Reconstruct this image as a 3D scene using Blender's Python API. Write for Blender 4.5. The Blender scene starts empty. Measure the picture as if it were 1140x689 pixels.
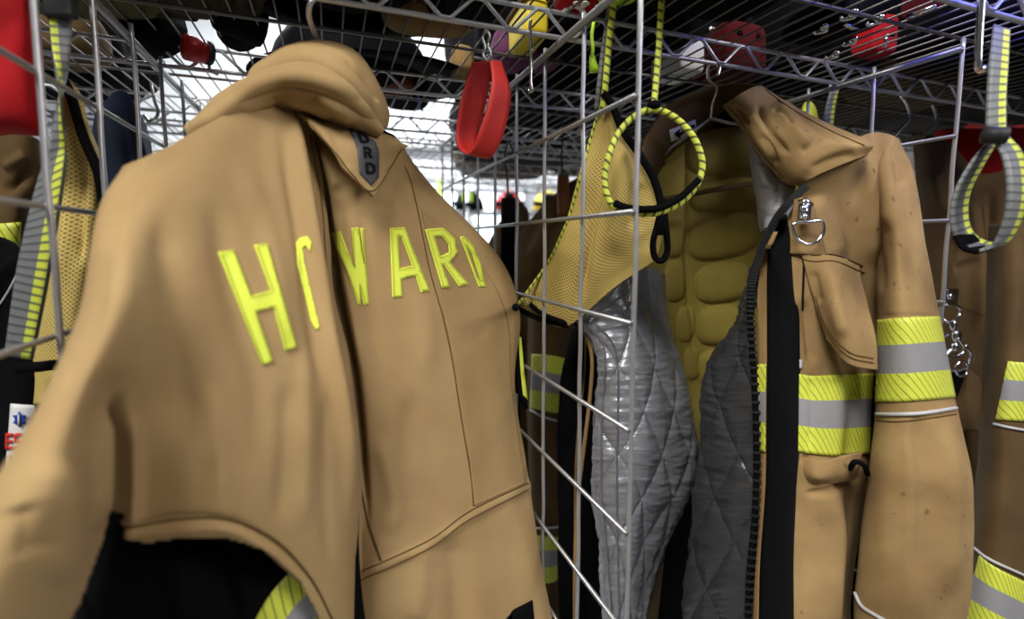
import bpy, bmesh, math, random
import numpy as np
from mathutils import Vector, Matrix
from mathutils.bvhtree import BVHTree
random.seed(7); np.random.seed(7)
sc = bpy.context.scene
COL = sc.collection

# ------------------------------------------------------------------ camera, world, lights, exposure
F = 540.0; TILT = math.radians(5.0); CY0 = 319.0; CX0 = 570.0
CAM = np.array([0.0, 0.0, 1.5])
cd = bpy.data.cameras.new('camera'); cam = bpy.data.objects.new('camera', cd); COL.objects.link(cam)
cam.location = CAM; cam.rotation_euler = (math.pi/2 - TILT, 0, 0)
cd.sensor_width = 36; cd.lens = F/1140*36; cd.shift_y = -25.5/1140
cd.clip_start = 0.01; cd.clip_end = 60
cd.dof.use_dof = True; cd.dof.focus_distance = 0.46; cd.dof.aperture_fstop = 3.2
sc.camera = cam
sc.view_settings.view_transform = 'Standard'; sc.view_settings.look = 'None'
sc.view_settings.exposure = -0.2; sc.view_settings.gamma = 1; sc.view_settings.use_curve_mapping = False
w = bpy.data.worlds.new('world'); sc.world = w; w.use_nodes = True
w.node_tree.nodes['Background'].inputs[0].default_value = (0.85, 0.93, 1, 1)
w.node_tree.nodes['Background'].inputs[1].default_value = 0.10

def area(name, loc, size, power, target, color=(1, 1, 1)):
    l = bpy.data.lights.new(name, 'AREA'); l.shape = 'RECTANGLE'; l.size = size[0]; l.size_y = size[1]
    l.energy = power; l.color = color
    o = bpy.data.objects.new(name, l); COL.objects.link(o); o.location = loc
    d = Vector(target) - Vector(loc); o.rotation_euler = d.to_track_quat('-Z', 'Y').to_euler()
    return o
area('ceiling_lamp_aisle', (-.7, -1.1, 3.3), (1.0, .7), 92, (-0.1, 0.3, 1.3), (1, .975, .93))
area('ceiling_lamp_aisle_right', (1.6, -1.2, 3.4), (.9, .9), 10, (0.4, 0.5, 1.4), (.97, .98, 1))
area('added_side_light', (2.0, -.7, 2.6), (.8, .8), 34, (-.1, .35, 1.45), (1, .95, .9))  # added light that brightens the left coat; no fixture there
area('ceiling_lamp_back', (-1.4, 3.6, 4.3), (3.0, 2.0), 760, (-1.4, 5.0, 1.5), (.94, .97, 1))

# ------------------------------------------------------------------ coordinates
def P(px, py, Y):
    X = (px-CX0)/F; U = (CY0-py)/F
    d = np.array([X, math.cos(TILT)+U*math.sin(TILT), -math.sin(TILT)+U*math.cos(TILT)])
    return CAM + d*(Y/d[1])
def proj(V):
    V = np.asarray(V) - CAM
    y = V[..., 1]*math.cos(TILT) - V[..., 2]*math.sin(TILT)
    u = V[..., 1]*math.sin(TILT) + V[..., 2]*math.cos(TILT)
    return CX0 + F*V[..., 0]/y, CY0 - F*u/y
TH = math.radians(20.5); CB, SB = math.cos(TH), math.sin(TH)
def RK(u, v, h):            # rack coordinates: along the shelf front, into the rack, height above the lens
    return np.array([CB*u - SB*v, SB*u + CB*v, 1.5 + h])

for u_ in (.47, .57):       # added unseen blue lights that tint the front truss of the shelf
    sl = bpy.data.lights.new('blue_tint_light', 'POINT'); sl.energy = .38; sl.color = (.02, .035, 1); sl.shadow_soft_size = .012
    so = bpy.data.objects.new('blue_tint_light', sl); COL.objects.link(so); so.location = RK(u_, .212, .228)

# ------------------------------------------------------------------ things and parts
def thing(name, label, cat, group=None):
    o = bpy.data.objects.new(name, None); COL.objects.link(o); o.empty_display_size = .02
    o['label'] = label; o['category'] = cat
    if group: o['group'] = group
    return o
def tag(o, label, cat, group=None, kind=None):
    o['label'] = label; o['category'] = cat
    if group: o['group'] = group
    if kind: o['kind'] = kind
    return o
def mesh_obj(name, verts, faces, mat, parent=None, uvs=None, smooth=True, solid=0, solid_off=-1):
    me = bpy.data.meshes.new(name)
    me.from_pydata([tuple(map(float, v)) for v in verts], [], [tuple(f) for f in faces])
    if uvs is not None:
        lay = me.uv_layers.new(name='UVMap')
        idx = np.empty(len(me.loops), dtype=np.int32); me.loops.foreach_get('vertex_index', idx)
        lay.data.foreach_set('uv', np.asarray(uvs, dtype=np.float32)[idx].ravel())
    me.materials.append(mat)
    if smooth: me.polygons.foreach_set('use_smooth', [True]*len(me.polygons))
    o = bpy.data.objects.new(name, me); COL.objects.link(o)
    if parent is not None: o.parent = parent
    if solid:
        m = o.modifiers.new('thickness', 'SOLIDIFY'); m.thickness = solid; m.offset = solid_off
    return o
class MB:                    # gathers shapes into one mesh
    def __init__(s): s.v = []; s.f = []; s.uv = []
    def add(s, v, f, uv=None):
        n = len(s.v); s.v += [tuple(x) for x in v]; s.f += [tuple(i+n for i in q) for q in f]
        s.uv += [tuple(x) for x in uv] if uv is not None else [(0, 0)]*len(v)
    def tube(s, pts, r, n=8, closed=False, smooth=0):
        v, f, uv = tube_geo(pts, r, n, closed, smooth); s.add(v, f, uv); return s
    def box(s, c, half, rot=None):
        c = np.array(c, float); R = np.array(rot) if rot is not None else np.eye(3)
        v = [c + R @ (np.array([a, b, d])*np.array(half)) for a in (-1, 1) for b in (-1, 1) for d in (-1, 1)]
        s.add(v, [(0, 1, 3, 2), (4, 6, 7, 5), (0, 4, 5, 1), (2, 3, 7, 6), (0, 2, 6, 4), (1, 5, 7, 3)]); return s
    def ball(s, c, rad, rot=None, n=14, m=10, cut=None, e=1.0):
        c = np.array(c, float); R = np.array(rot) if rot is not None else np.eye(3); vs = []
        for i in range(m+1):
            a = math.pi*i/m
            for j in range(n):
                b = 2*math.pi*j/n
                p = np.array([math.sin(a)*math.cos(b), math.sin(a)*math.sin(b), math.cos(a)])
                p = np.sign(p)*np.abs(p)**e
                if cut is not None: p[2] = max(p[2], cut)
                vs.append(c + R @ (p*np.array(rad)))
        fs = [(i*n+j, (i+1)*n+j, (i+1)*n+(j+1) % n, i*n+(j+1) % n) for i in range(m) for j in range(n)]
        s.add(vs, fs); return s
    def build(s, name, mat, parent=None, smooth=True, bevel=0):
        o = mesh_obj(name, s.v, s.f, mat, parent, s.uv, smooth)
        if bevel:
            b = o.modifiers.new('bevel', 'BEVEL'); b.width = bevel; b.segments = 3
        return o
def catmull(pts, n, closed=False):
    pts = np.asarray(pts, float); k = len(pts)
    if closed:
        t = np.linspace(0, k, n, endpoint=False); i = np.floor(t).astype(int); fr = t-i
        g = lambda j: pts[(i+j) % k]
    else:
        t = np.linspace(0, k-1, n); i = np.minimum(np.floor(t).astype(int), k-2); fr = t-i
        ext = np.concatenate([[2*pts[0]-pts[1]], pts, [2*pts[-1]-pts[-2]]]); g = lambda j: ext[np.clip(i+j+1, 0, k+1)]
    fr = fr.reshape((-1,)+(1,)*(pts.ndim-1))
    a, b, c, d = g(-1), g(0), g(1), g(2)
    return .5*((2*b)+(c-a)*fr+(2*a-5*b+4*c-d)*fr**2+(-a+3*b-3*c+d)*fr**3)
def tube_geo(pts, r, n=8, closed=False, smooth=0):
    pts = np.asarray(pts, float)
    if smooth: pts = catmull(pts, smooth, closed)
    k = len(pts)
    rr = np.full(k, r) if np.isscalar(r) else np.interp(np.linspace(0, 1, k), np.linspace(0, 1, len(r)), r)
    T = np.zeros_like(pts)
    if closed: T = np.roll(pts, -1, 0)-np.roll(pts, 1, 0)
    else: T[1:-1] = pts[2:]-pts[:-2]; T[0] = pts[1]-pts[0]; T[-1] = pts[-1]-pts[-2]
    T /= np.linalg.norm(T, axis=1)[:, None]+1e-12
    N = np.cross(T[0], [0, 0, 1.0])
    if np.linalg.norm(N) < .05: N = np.cross(T[0], [1.0, 0, 0])
    N /= np.linalg.norm(N); vs = []; uv = []; L = 0
    for i in range(k):
        N = N - T[i]*np.dot(N, T[i]); N /= np.linalg.norm(N)+1e-12; B = np.cross(T[i], N)
        if i: L += np.linalg.norm(pts[i]-pts[i-1])
        for j in range(n):
            a = 2*math.pi*j/n
            vs.append(pts[i]+rr[i]*(math.cos(a)*N+math.sin(a)*B)); uv.append((L, j/n))
    fs = []
    for i in range(k if closed else k-1):
        for j in range(n):
            a, b = i*n+j, i*n+(j+1) % n; i2 = (i+1) % k
            fs.append((a, b, i2*n+(j+1) % n, i2*n+j))
    if not closed:
        fs.append(tuple(range(n-1, -1, -1))); fs.append(tuple((k-1)*n+j for j in range(n)))
    return vs, fs, uv
def tube(name, pts, r, mat, parent=None, n=8, closed=False, smooth=0):
    v, f, uv = tube_geo(pts, r, n, closed, smooth); return mesh_obj(name, v, f, mat, parent, uv)
def pp(*l): return [P(*q) for q in l]

def seg_dist(px, py, poly):
    """distance to a line, and how far along it (0..1) the nearest point lies"""
    best = np.full(px.shape, 1e9); par = np.zeros(px.shape); Ls = [math.hypot(b[0]-a[0], b[1]-a[1]) for a, b in zip(poly[:-1], poly[1:])]
    tot = sum(Ls)+1e-9; acc = 0
    for (x0, y0), (x1, y1), l in zip(poly[:-1], poly[1:], Ls):
        dx, dy = x1-x0, y1-y0; L = dx*dx+dy*dy+1e-9
        t = np.clip(((px-x0)*dx+(py-y0)*dy)/L, 0, 1)
        d = np.hypot(px-x0-t*dx, py-y0-t*dy); m = d < best
        best = np.where(m, d, best); par = np.where(m, (acc+t*l)/tot, par); acc += l
    return best, par
def inpoly(px, py, poly):
    r = np.zeros(px.shape, bool); n = len(poly)
    for i in range(n):
        x0, y0 = poly[i]; x1, y1 = poly[(i+1) % n]
        if y0 == y1: continue
        c = ((y0 > py) != (y1 > py)) & (px < (x1-x0)*(py-y0)/(y1-y0)+x0)
        r ^= c
    return r
def wob(U, V, scale, seed, octs=3):
    rs = np.random.RandomState(seed); out = np.zeros_like(U)
    for o in range(octs):
        for k in range(4):
            a = rs.uniform(0, math.pi*2); f = scale*(1.9**o)*rs.uniform(.7, 1.3)
            out += np.sin((U*math.cos(a)+V*math.sin(a))*f+rs.uniform(0, 6.28)+1.5*np.sin((V*math.cos(a)-U*math.sin(a))*f*.5+k))/(1.7**o)/4
    return out
class Surf:
    """smooth cloth sheet through a grid of control points, with folds raised on it"""
    def __init__(s, ctrl, nu, nv, folds=(), noise=0, nscale=25, seed=1, fn=None, bulges=()):
        C = np.array([[P(*q) for q in row] for row in ctrl])
        A = catmull(C, nv); A = np.transpose(catmull(np.transpose(A, (1, 0, 2)), nu), (1, 0, 2))   # nv x nu x 3
        s.nu, s.nv = nu, nv
        du = np.linalg.norm(np.diff(A, axis=1), axis=2).mean(0); dv = np.linalg.norm(np.diff(A, axis=0), axis=2).mean(1)
        us = np.concatenate([[0], np.cumsum(du)]); vs = np.concatenate([[0], np.cumsum(dv)])
        s.U, s.V = np.meshgrid(us, vs)
        N = s.normals(A)
        D = np.zeros(A.shape[:2]); px, py = proj(A)
        for f in folds:
            poly, wd, amp = f[:3]
            poly = catmull(np.array(poly, float), len(poly)*6) if len(poly) > 2 else poly
            d_, t_ = seg_dist(px, py, poly)
            tp = np.clip(np.minimum(t_, 1-t_)/.22, 0, 1); tp = tp*tp*(3-2*tp)
            D += amp*tp*np.exp(-(d_/wd)**2)
        for (cx, cy, rx, ry, amp, tl) in bulges:
            q = (np.abs((px-cx)/rx)**2.8+np.abs((py-cy+tl*(px-cx))/ry)**2.8)
            D += amp*np.clip(1-q, 0, 1)**.6
        if noise: D += noise*wob(s.U, s.V, nscale, seed)
        if fn is not None: D += fn(s.U, s.V)
        s.A = A + N*D[..., None]
        s.px, s.py = proj(s.A); s.N = s.normals(s.A); s._bvh()
    def normals(s, A):
        gu = np.gradient(A, axis=1); gv = np.gradient(A, axis=0)
        N = np.cross(gu, gv); N /= np.linalg.norm(N, axis=2)[..., None]+1e-12
        c = A[s.nv//2, s.nu//2]; s.flip = False
        if np.dot(N[s.nv//2, s.nu//2], CAM-c) < 0: N = -N; s.flip = True
        return N
    def _bvh(s):
        v = s.A.reshape(-1, 3); s.faces = []
        for j in range(s.nv-1):
            for i in range(s.nu-1):
                a = j*s.nu+i; q = (a, a+1, a+s.nu+1, a+s.nu)
                s.faces.append(q[::-1] if s.flip else q)
        s.keep = s.faces; s.bvh = BVHTree.FromPolygons([tuple(x) for x in v], s.faces)
    def cut(s, poly):
        m = inpoly(s.px, s.py, poly).ravel(); s.keep = [f for f in s.keep if not m[f[0]] and not m[f[2]]]
        return s
    def build(s, name, mat, parent, thick=.0025):
        o = mesh_obj(name, s.A.reshape(-1, 3), s.keep, mat, parent, np.stack([s.U, s.V], -1).reshape(-1, 2), True, thick)
        return o
def hit(surfs, px, py, off=.0006):
    d = Vector(P(px, py, 1.0)-CAM).normalized(); best = None
    for s in surfs:
        r = s.bvh.ray_cast(Vector(CAM), d)
        if r[0] is not None and (best is None or r[3] < best[1]): best = (r[0], r[3], r[1])
    if best is None: return None
    n = best[2]
    if n.dot(d) > 0: n = -n
    return best[0] + n*off
def hitf(surfs, px, py, off, last=[None]):
    h = hit(surfs, px, py, off)
    if h is None:
        if last[0] is None: return Vector(P(px, py, .5))
        y = last[0].y; return Vector(P(px, py, y))
    last[0] = h; return h
def decal(name, surfs, loops, mat, parent, off=.0007, thick=.0005, step=7, uvs=1):
    """a patch sewn on the cloth: outline loops laid on the surface; extra loops are holes"""
    bm = bmesh.new(); E = []
    for lp in loops:
        vs = [bm.verts.new((x, y, 0)) for x, y in lp]
        E += [bm.edges.new((vs[i], vs[(i+1) % len(vs)])) for i in range(len(vs))]
    bmesh.ops.triangle_fill(bm, use_beauty=True, use_dissolve=False, edges=E)
    xs = [v.co.x for v in bm.verts]; ys = [v.co.y for v in bm.verts]
    for ax, lo, hi in ((0, min(xs), max(xs)), (1, min(ys), max(ys))):
        c = lo+step
        while c < hi:
            co = (c, 0, 0) if ax == 0 else (0, c, 0); no = (1, 0, 0) if ax == 0 else (0, 1, 0)
            bmesh.ops.bisect_plane(bm, geom=bm.verts[:]+bm.edges[:]+bm.faces[:], plane_co=co, plane_no=no); c += step
    uv = [(v.co.x*.001, v.co.y*.001) for v in bm.verts]
    bm.verts.index_update()
    vs = [hitf(surfs, v.co.x, v.co.y, off) for v in bm.verts]
    fs = []
    for f in bm.faces:
        q = [v.index for v in f.verts]
        n = (vs[q[1]]-vs[q[0]]).cross(vs[q[2]]-vs[q[0]])
        if n.dot(Vector(CAM)-vs[q[0]]) < 0: q = q[::-1]
        fs.append(q)
    bm.free()
    return mesh_obj(name, vs, fs, mat, parent, uv, True, thick, -1)
def strip(name, surfs, top, bot, mat, parent, nu=40, nv=14, off=.0009, thick=.0006, vs_=1.0):
    """a band sewn on the cloth between two edge lines; u runs along it in metres, v across it 0..1"""
    T = catmull(np.array(top, float), nu); B = catmull(np.array(bot, float), nu)
    vs = []; uv = []; L = 0; prev = None
    for i in range(nu):
        m = (T[i]+B[i])/2; h = hitf(surfs, m[0], m[1], off)
        if prev is not None: L += (h-prev).length
        prev = h
        for j in range(nv):
            q = T[i]*(1-j/(nv-1))+B[i]*j/(nv-1)
            vs.append(hitf(surfs, q[0], q[1], off)); uv.append((L, vs_*j/(nv-1)))
    fs = []
    for i in range(nu-1):
        for j in range(nv-1):
            a = i*nv+j; q = (a, a+nv, a+nv+1, a+1)
            n = (vs[q[1]]-vs[q[0]]).cross(vs[q[2]]-vs[q[0]])
            fs.append(q if n.dot(Vector(CAM)-vs[q[0]]) > 0 else q[::-1])
    return mesh_obj(name, vs, fs, mat, parent, uv, True, thick, -1)
def seam(name, surfs, poly, r, mat, parent, off=.0003, n=None, sides=6, dash=0):
    pts = catmull(np.array(poly, float), n or max(12, len(poly)*10)) if len(poly) > 2 else catmull(np.array([poly[0], ((poly[0][0]+poly[1][0])/2, (poly[0][1]+poly[1][1])/2), poly[1]], float), n or 20)
    h = [hitf(surfs, x, y, off) for x, y in pts]
    return tube(name, [tuple(q) for q in h], r, mat, parent, sides)
def ribbon(name, e1, e2, mat, parent=None, n=60, closed=False, thick=.0016, nv=5):
    a = catmull(np.array([P(*q) for q in e1]), n, closed); b = catmull(np.array([P(*q) for q in e2]), n, closed)
    vs = []; uv = []; L = 0
    for i in range(n):
        if i: L += np.linalg.norm((a[i]+b[i]-a[i-1]-b[i-1])/2)
        for j in range(nv):
            vs.append(a[i]*(1-j/(nv-1))+b[i]*j/(nv-1)); uv.append((L, j/(nv-1)))
    fs = [(i*nv+j, ((i+1) % n)*nv+j, ((i+1) % n)*nv+j+1, i*nv+j+1) for i in range(n if closed else n-1) for j in range(nv-1)]
    return mesh_obj(name, vs, fs, mat, parent, uv, True, thick, 0)

# ------------------------------------------------------------------ materials
def newmat(name):
    m = bpy.data.materials.new(name); m.use_nodes = True; nt = m.node_tree
    b = nt.nodes['Principled BSDF']; return m, nt, b
def nd(nt, t, **k):
    n = nt.nodes.new(t)
    for a, b in k.items():
        if a.startswith('i'): n.inputs[int(a[1:])].default_value = b
        else: setattr(n, a, b)
    return n
def lk(nt, a, b): nt.links.new(a, b)
def math_n(nt, op, a, b=None):
    n = nd(nt, 'ShaderNodeMath', operation=op)
    for i, x in enumerate((a, b)):
        if x is None: continue
        if isinstance(x, (int, float)): n.inputs[i].default_value = x
        else: lk(nt, x, n.inputs[i])
    return n.outputs[0]
def mixc(nt, fac, a, b):
    n = nd(nt, 'ShaderNodeMix', data_type='RGBA')
    for s, x in ((0, fac), (6, a), (7, b)):
        if isinstance(x, tuple): n.inputs[s].default_value = x if len(x) == 4 else (*x, 1)
        elif isinstance(x, (int, float)): n.inputs[s].default_value = x
        else: lk(nt, x, n.inputs[s])
    return n.outputs[2]
def bump(nt, b, h, strength, dist=.001):
    n = nd(nt, 'ShaderNodeBump'); n.inputs['Strength'].default_value = strength; n.inputs['Distance'].default_value = dist
    lk(nt, h, n.inputs['Height']); lk(nt, n.outputs[0], b.inputs['Normal'])
def plain(name, col, rough=.6, metal=0, nscale=0, namt=.15):
    m, nt, b = newmat(name); b.inputs['Specular IOR Level'].default_value = .12 if rough > .75 else .4; b.inputs['Roughness'].default_value = rough; b.inputs['Metallic'].default_value = metal
    if nscale:
        g = nd(nt, 'ShaderNodeNewGeometry'); n = nd(nt, 'ShaderNodeTexNoise'); n.inputs['Scale'].default_value = nscale; n.inputs['Detail'].default_value = 4
        lk(nt, g.outputs['Position'], n.inputs['Vector'])
        c = mixc(nt, n.outputs[0], tuple(x*(1-namt) for x in col), tuple(min(1, x*(1+namt)) for x in col)); lk(nt, c, b.inputs['Base Color'])
        bump(nt, b, n.outputs[0], .25, .001)
    else: b.inputs['Base Color'].default_value = (*col, 1)
    return m
def cloth(name, col, dirt=.25, weave=1400, sheen=.02, spots=0, rip=0, spec=.12):
    """woven canvas: fine weave bump, uneven fading and grime from wear"""
    m, nt, b = newmat(name); b.inputs['Roughness'].default_value = .85
    b.inputs['Sheen Weight'].default_value = sheen; b.inputs['Specular IOR Level'].default_value = spec
    u = nd(nt, 'ShaderNodeTexCoord').outputs['UV']
    s = nd(nt, 'ShaderNodeSeparateXYZ'); lk(nt, u, s.inputs[0])
    sx = math_n(nt, 'SINE', math_n(nt, 'MULTIPLY', s.outputs[0], weave*3)); sy = math_n(nt, 'SINE', math_n(nt, 'MULTIPLY', s.outputs[1], weave*3))
    wv = math_n(nt, 'MULTIPLY', sx, sy)
    n1 = nd(nt, 'ShaderNodeTexNoise'); n1.inputs['Scale'].default_value = 14; n1.inputs['Detail'].default_value = 5; lk(nt, u, n1.inputs['Vector'])
    n2 = nd(nt, 'ShaderNodeTexNoise'); n2.inputs['Scale'].default_value = 420; n2.inputs['Detail'].default_value = 3; lk(nt, u, n2.inputs['Vector'])
    dark = tuple(c*(1-dirt)*k for c, k in zip(col, (1, .93, .88)))
    lite = tuple(min(1, c*(1+dirt*.35)) for c in col)
    rp = nd(nt, 'ShaderNodeValToRGB'); rp.color_ramp.elements[0].position = .3; rp.color_ramp.elements[1].position = .68
    lk(nt, n1.outputs[0], rp.inputs[0])
    c = mixc(nt, rp.outputs[0], dark, lite)
    f2 = math_n(nt, 'MULTIPLY', n2.outputs[0], .22)
    c = mixc(nt, f2, c, tuple(x*.45 for x in col))
    if spots:
        v = nd(nt, 'ShaderNodeTexNoise'); v.inputs['Scale'].default_value = 75; v.inputs['Detail'].default_value = 2; lk(nt, u, v.inputs['Vector'])
        r2 = nd(nt, 'ShaderNodeValToRGB'); r2.color_ramp.elements[0].position = .66; r2.color_ramp.elements[1].position = .74; lk(nt, v.outputs[0], r2.inputs[0])
        c = mixc(nt, math_n(nt, 'MULTIPLY', r2.outputs[0], spots), c, (.035, .025, .015))
    h = math_n(nt, 'ADD', math_n(nt, 'MULTIPLY', wv, .35), n2.outputs[0])
    if rip:
        gx = math_n(nt, 'POWER', math_n(nt, 'ABSOLUTE', math_n(nt, 'SINE', math_n(nt, 'MULTIPLY', s.outputs[0], rip))), 8)
        gy = math_n(nt, 'POWER', math_n(nt, 'ABSOLUTE', math_n(nt, 'SINE', math_n(nt, 'MULTIPLY', s.outputs[1], rip))), 8)
        g = math_n(nt, 'MAXIMUM', gx, gy)
        c = mixc(nt, math_n(nt, 'MULTIPLY', g, .22), c, tuple(x*.5 for x in col)); h = math_n(nt, 'ADD', h, math_n(nt, 'MULTIPLY', g, 1.2))
    lk(nt, c, b.inputs['Base Color']); bump(nt, b, h, .35, .0006)
    return m
def netmat(name, col, hole, k=1300, hol=.6):
    """open knitted mesh: rows of small holes"""
    m, nt, b = newmat(name); b.inputs['Roughness'].default_value = .8
    u = nd(nt, 'ShaderNodeTexCoord').outputs['UV']; s = nd(nt, 'ShaderNodeSeparateXYZ'); lk(nt, u, s.inputs[0])
    a = math_n(nt, 'SINE', math_n(nt, 'MULTIPLY', math_n(nt, 'ADD', s.outputs[0], s.outputs[1]), k))
    c_ = math_n(nt, 'SINE', math_n(nt, 'MULTIPLY', math_n(nt, 'SUBTRACT', s.outputs[0], s.outputs[1]), k))
    h = math_n(nt, 'MULTIPLY', math_n(nt, 'ADD', a, 1), math_n(nt, 'ADD', c_, 1))
    r = nd(nt, 'ShaderNodeValToRGB'); r.color_ramp.elements[0].position = .35; r.color_ramp.elements[1].position = .6
    lk(nt, math_n(nt, 'MULTIPLY', h, .3), r.inputs[0])
    n1 = nd(nt, 'ShaderNodeTexNoise'); n1.inputs['Scale'].default_value = 25; lk(nt, u, n1.inputs['Vector'])
    base = mixc(nt, n1.outputs[0], tuple(x*.8 for x in col), tuple(min(1, x*1.15) for x in col))
    c = mixc(nt, math_n(nt, 'MULTIPLY', r.outputs[0], hol), base, hole); lk(nt, c, b.inputs['Base Color'])
    inv = math_n(nt, 'SUBTRACT', 1, r.outputs[0]); bump(nt, b, inv, .6, .0008)
    return m
def bandmat(name, bands, diag=0, diagcol=(.03, .04, .01), diagon=None, rough=.5, across=0, k=420, dw=.9):
    """webbing or reflective trim: colours across v, thin slanted threads along it"""
    m, nt, b = newmat(name); b.inputs['Roughness'].default_value = rough
    u = nd(nt, 'ShaderNodeTexCoord').outputs['UV']; s = nd(nt, 'ShaderNodeSeparateXYZ'); lk(nt, u, s.inputs[0])
    r = nd(nt, 'ShaderNodeValToRGB'); r.color_ramp.interpolation = 'CONSTANT'; e = r.color_ramp.elements
    e[0].position = 0; e[0].color = (*bands[0][1], 1); e[1].position = bands[1][0] if len(bands) > 1 else 1; e[1].color = (*bands[-1 if len(bands) == 1 else 1][1], 1)
    for p, c in bands[2:]:
        q = e.new(p); q.color = (*c, 1)
    lk(nt, s.outputs[1], r.inputs[0])
    n2 = nd(nt, 'ShaderNodeTexNoise'); n2.inputs['Scale'].default_value = 90; n2.inputs['Detail'].default_value = 4; lk(nt, u, n2.inputs['Vector'])
    c = mixc(nt, math_n(nt, 'MULTIPLY', n2.outputs[0], .3), r.outputs[0], (.1, .09, .05))
    if diag:
        ph = math_n(nt, 'ADD', math_n(nt, 'MULTIPLY', s.outputs[0], k), math_n(nt, 'MULTIPLY', s.outputs[1], diag))
        t = nd(nt, 'ShaderNodeMath', operation='GREATER_THAN'); lk(nt, math_n(nt, 'SINE', ph), t.inputs[0]); t.inputs[1].default_value = dw
        fac = t.outputs[0]
        if diagon:
            lo = math_n(nt, 'GREATER_THAN', s.outputs[1], diagon[0]); hi = math_n(nt, 'LESS_THAN', s.outputs[1], diagon[1])
            fac = math_n(nt, 'MULTIPLY', fac, math_n(nt, 'SUBTRACT', 1, math_n(nt, 'MULTIPLY', lo, hi)))
        c = mixc(nt, math_n(nt, 'MULTIPLY', fac, .85), c, diagcol)
        bump(nt, b, math_n(nt, 'SINE', ph), .12, .0002)
    lk(nt, c, b.inputs['Base Color'])
    return m
LIME = (.72, .79, .075); GREY = (.30, .30, .32); TAN = (.425, .292, .135)
M = {}
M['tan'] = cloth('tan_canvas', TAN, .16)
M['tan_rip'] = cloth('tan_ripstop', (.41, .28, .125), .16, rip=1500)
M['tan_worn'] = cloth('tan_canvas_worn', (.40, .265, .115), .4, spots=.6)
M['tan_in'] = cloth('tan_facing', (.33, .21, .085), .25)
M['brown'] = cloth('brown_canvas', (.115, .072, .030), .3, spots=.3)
M['brown2'] = cloth('dark_brown_canvas', (.09, .055, .022), .3)
M['black'] = cloth('black_cloth', (.0055, .0055, .0065), .2, sheen=0, spec=.04)
M['velcro'] = plain('black_hook_tape', (.005, .005, .006), .95, 0, 900, .6)
M['thread'] = plain('brown_thread', (.10, .06, .022), .8)
M['thread_black'] = plain('black_thread', (.006, .006, .006), .8)
M['thread_pale'] = plain('pale_thread', (.62, .5, .3), .8)
M['pipe'] = plain('grey_piping', (.50, .50, .50), .45)
M['lime'] = cloth('lime_letter_cloth', (.80, .93, .11), .05, 1500)
M['lime_thread'] = plain('lime_thread', (.40, .42, .05), .8)
M['red_dark'] = cloth('dark_red_cloth', (.075, .004, .005), .2)
M['lime_plain'] = plain('lime_plastic', (.45, .75, .03), .45)
M['yellow'] = plain('yellow_plastic', (.7, .55, .03), .45)
M['trim'] = bandmat('reflective_trim', [(0, LIME), (.31, GREY), (.66, LIME)], -48, diagon=(.31, .66), k=1000, dw=.93)
M['trim_plain'] = bandmat('reflective_trim_plain', [(0, LIME), (.36, GREY), (.68, LIME)], -30, diagon=(.36, .68), k=1000, dw=.9)
M['web'] = bandmat('webbing_grey_lime', [(0, (.20, .21, .22)), (.60, LIME), (.95, (.05, .06, .03))], 1.5, diagcol=(.07, .08, .08), k=1050, dw=.55)
M['rope'] = bandmat('rope_lime_black', [(0, LIME), (.999, LIME)], 6.283, diagcol=(.01, .012, .01), k=850, dw=.55, rough=.6)
M['red'] = bandmat('red_webbing', [(0, (.60, .014, .010)), (.999, (.60, .014, .010))], .5, diagcol=(.5, .010, .008), k=3600, dw=0, rough=.6)
M['red_cloth'] = cloth('red_cloth', (.42, .01, .015), .2)
M['red_plastic'] = plain('red_plastic', (.5, .02, .02), .35)
M['net'] = netmat('yellow_net', (.66, .49, .14), (.12, .08, .02), 1750, .8)
M['net2'] = netmat('olive_net', (.36, .275, .045), (.07, .05, .008), 1900, .75)
M['denim'] = cloth('navy_cloth', (.022, .032, .06), .3)
M['glove'] = cloth('dark_leather', (.045, .035, .02), .3)
M['olive'] = cloth('olive_cloth', (.10, .095, .04), .3)
M['steel'] = plain('chrome_wire', (.50, .50, .52), .36, .7, 60, .2)
M['steel_dark'] = plain('zinc_wire', (.30, .295, .29), .38, .75, 50, .25)
M['deck'] = plain('deck_wire', (.15, .135, .12), .4, .9, 50, .25)
M['chrome'] = plain('polished_hook', (.75, .75, .77), .14, 1)
M['black_gloss'] = plain('black_shell', (.004, .004, .005), .6)
M['black_gloss'].node_tree.nodes['Principled BSDF'].inputs['Specular IOR Level'].default_value = .02
M['black_rubber'] = plain('black_rubber', (.014, .014, .015), .6)
M['white'] = plain('white_cloth', (.75, .75, .73), .7, 0, 100, .05)
M['grey_patch'] = plain('grey_patch', (.07, .073, .082), .6, 0, 900, .1)
M['blue'] = plain('blue_print', (.02, .05, .35), .6)
M['red_print'] = plain('red_print', (.65, .03, .02), .6)
M['purple'] = cloth('purple_cloth', (.15, .05, .12), .2)
M['leather'] = cloth('brown_leather', (.16, .06, .025), .3)
def satin(name, col, rough=.32):
    m, nt, b = newmat(name); b.inputs['Roughness'].default_value = rough; b.inputs['Metallic'].default_value = .35
    u = nd(nt, 'ShaderNodeTexCoord').outputs['UV']
    n = nd(nt, 'ShaderNodeTexNoise'); n.inputs['Scale'].default_value = 48; n.inputs['Detail'].default_value = 4; n.inputs['Distortion'].default_value = .6
    mp = nd(nt, 'ShaderNodeMapping'); mp.inputs['Scale'].default_value = (.35, 1.7, 1); mp.inputs['Rotation'].default_value = (0, 0, .35)
    lk(nt, u, mp.inputs[0]); lk(nt, mp.outputs[0], n.inputs['Vector'])
    lk(nt, mixc(nt, n.outputs[0], tuple(x*.75 for x in col), tuple(x*1.2 for x in col)), b.inputs['Base Color'])
    bump(nt, b, n.outputs[0], .8, .0035); return m
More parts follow.
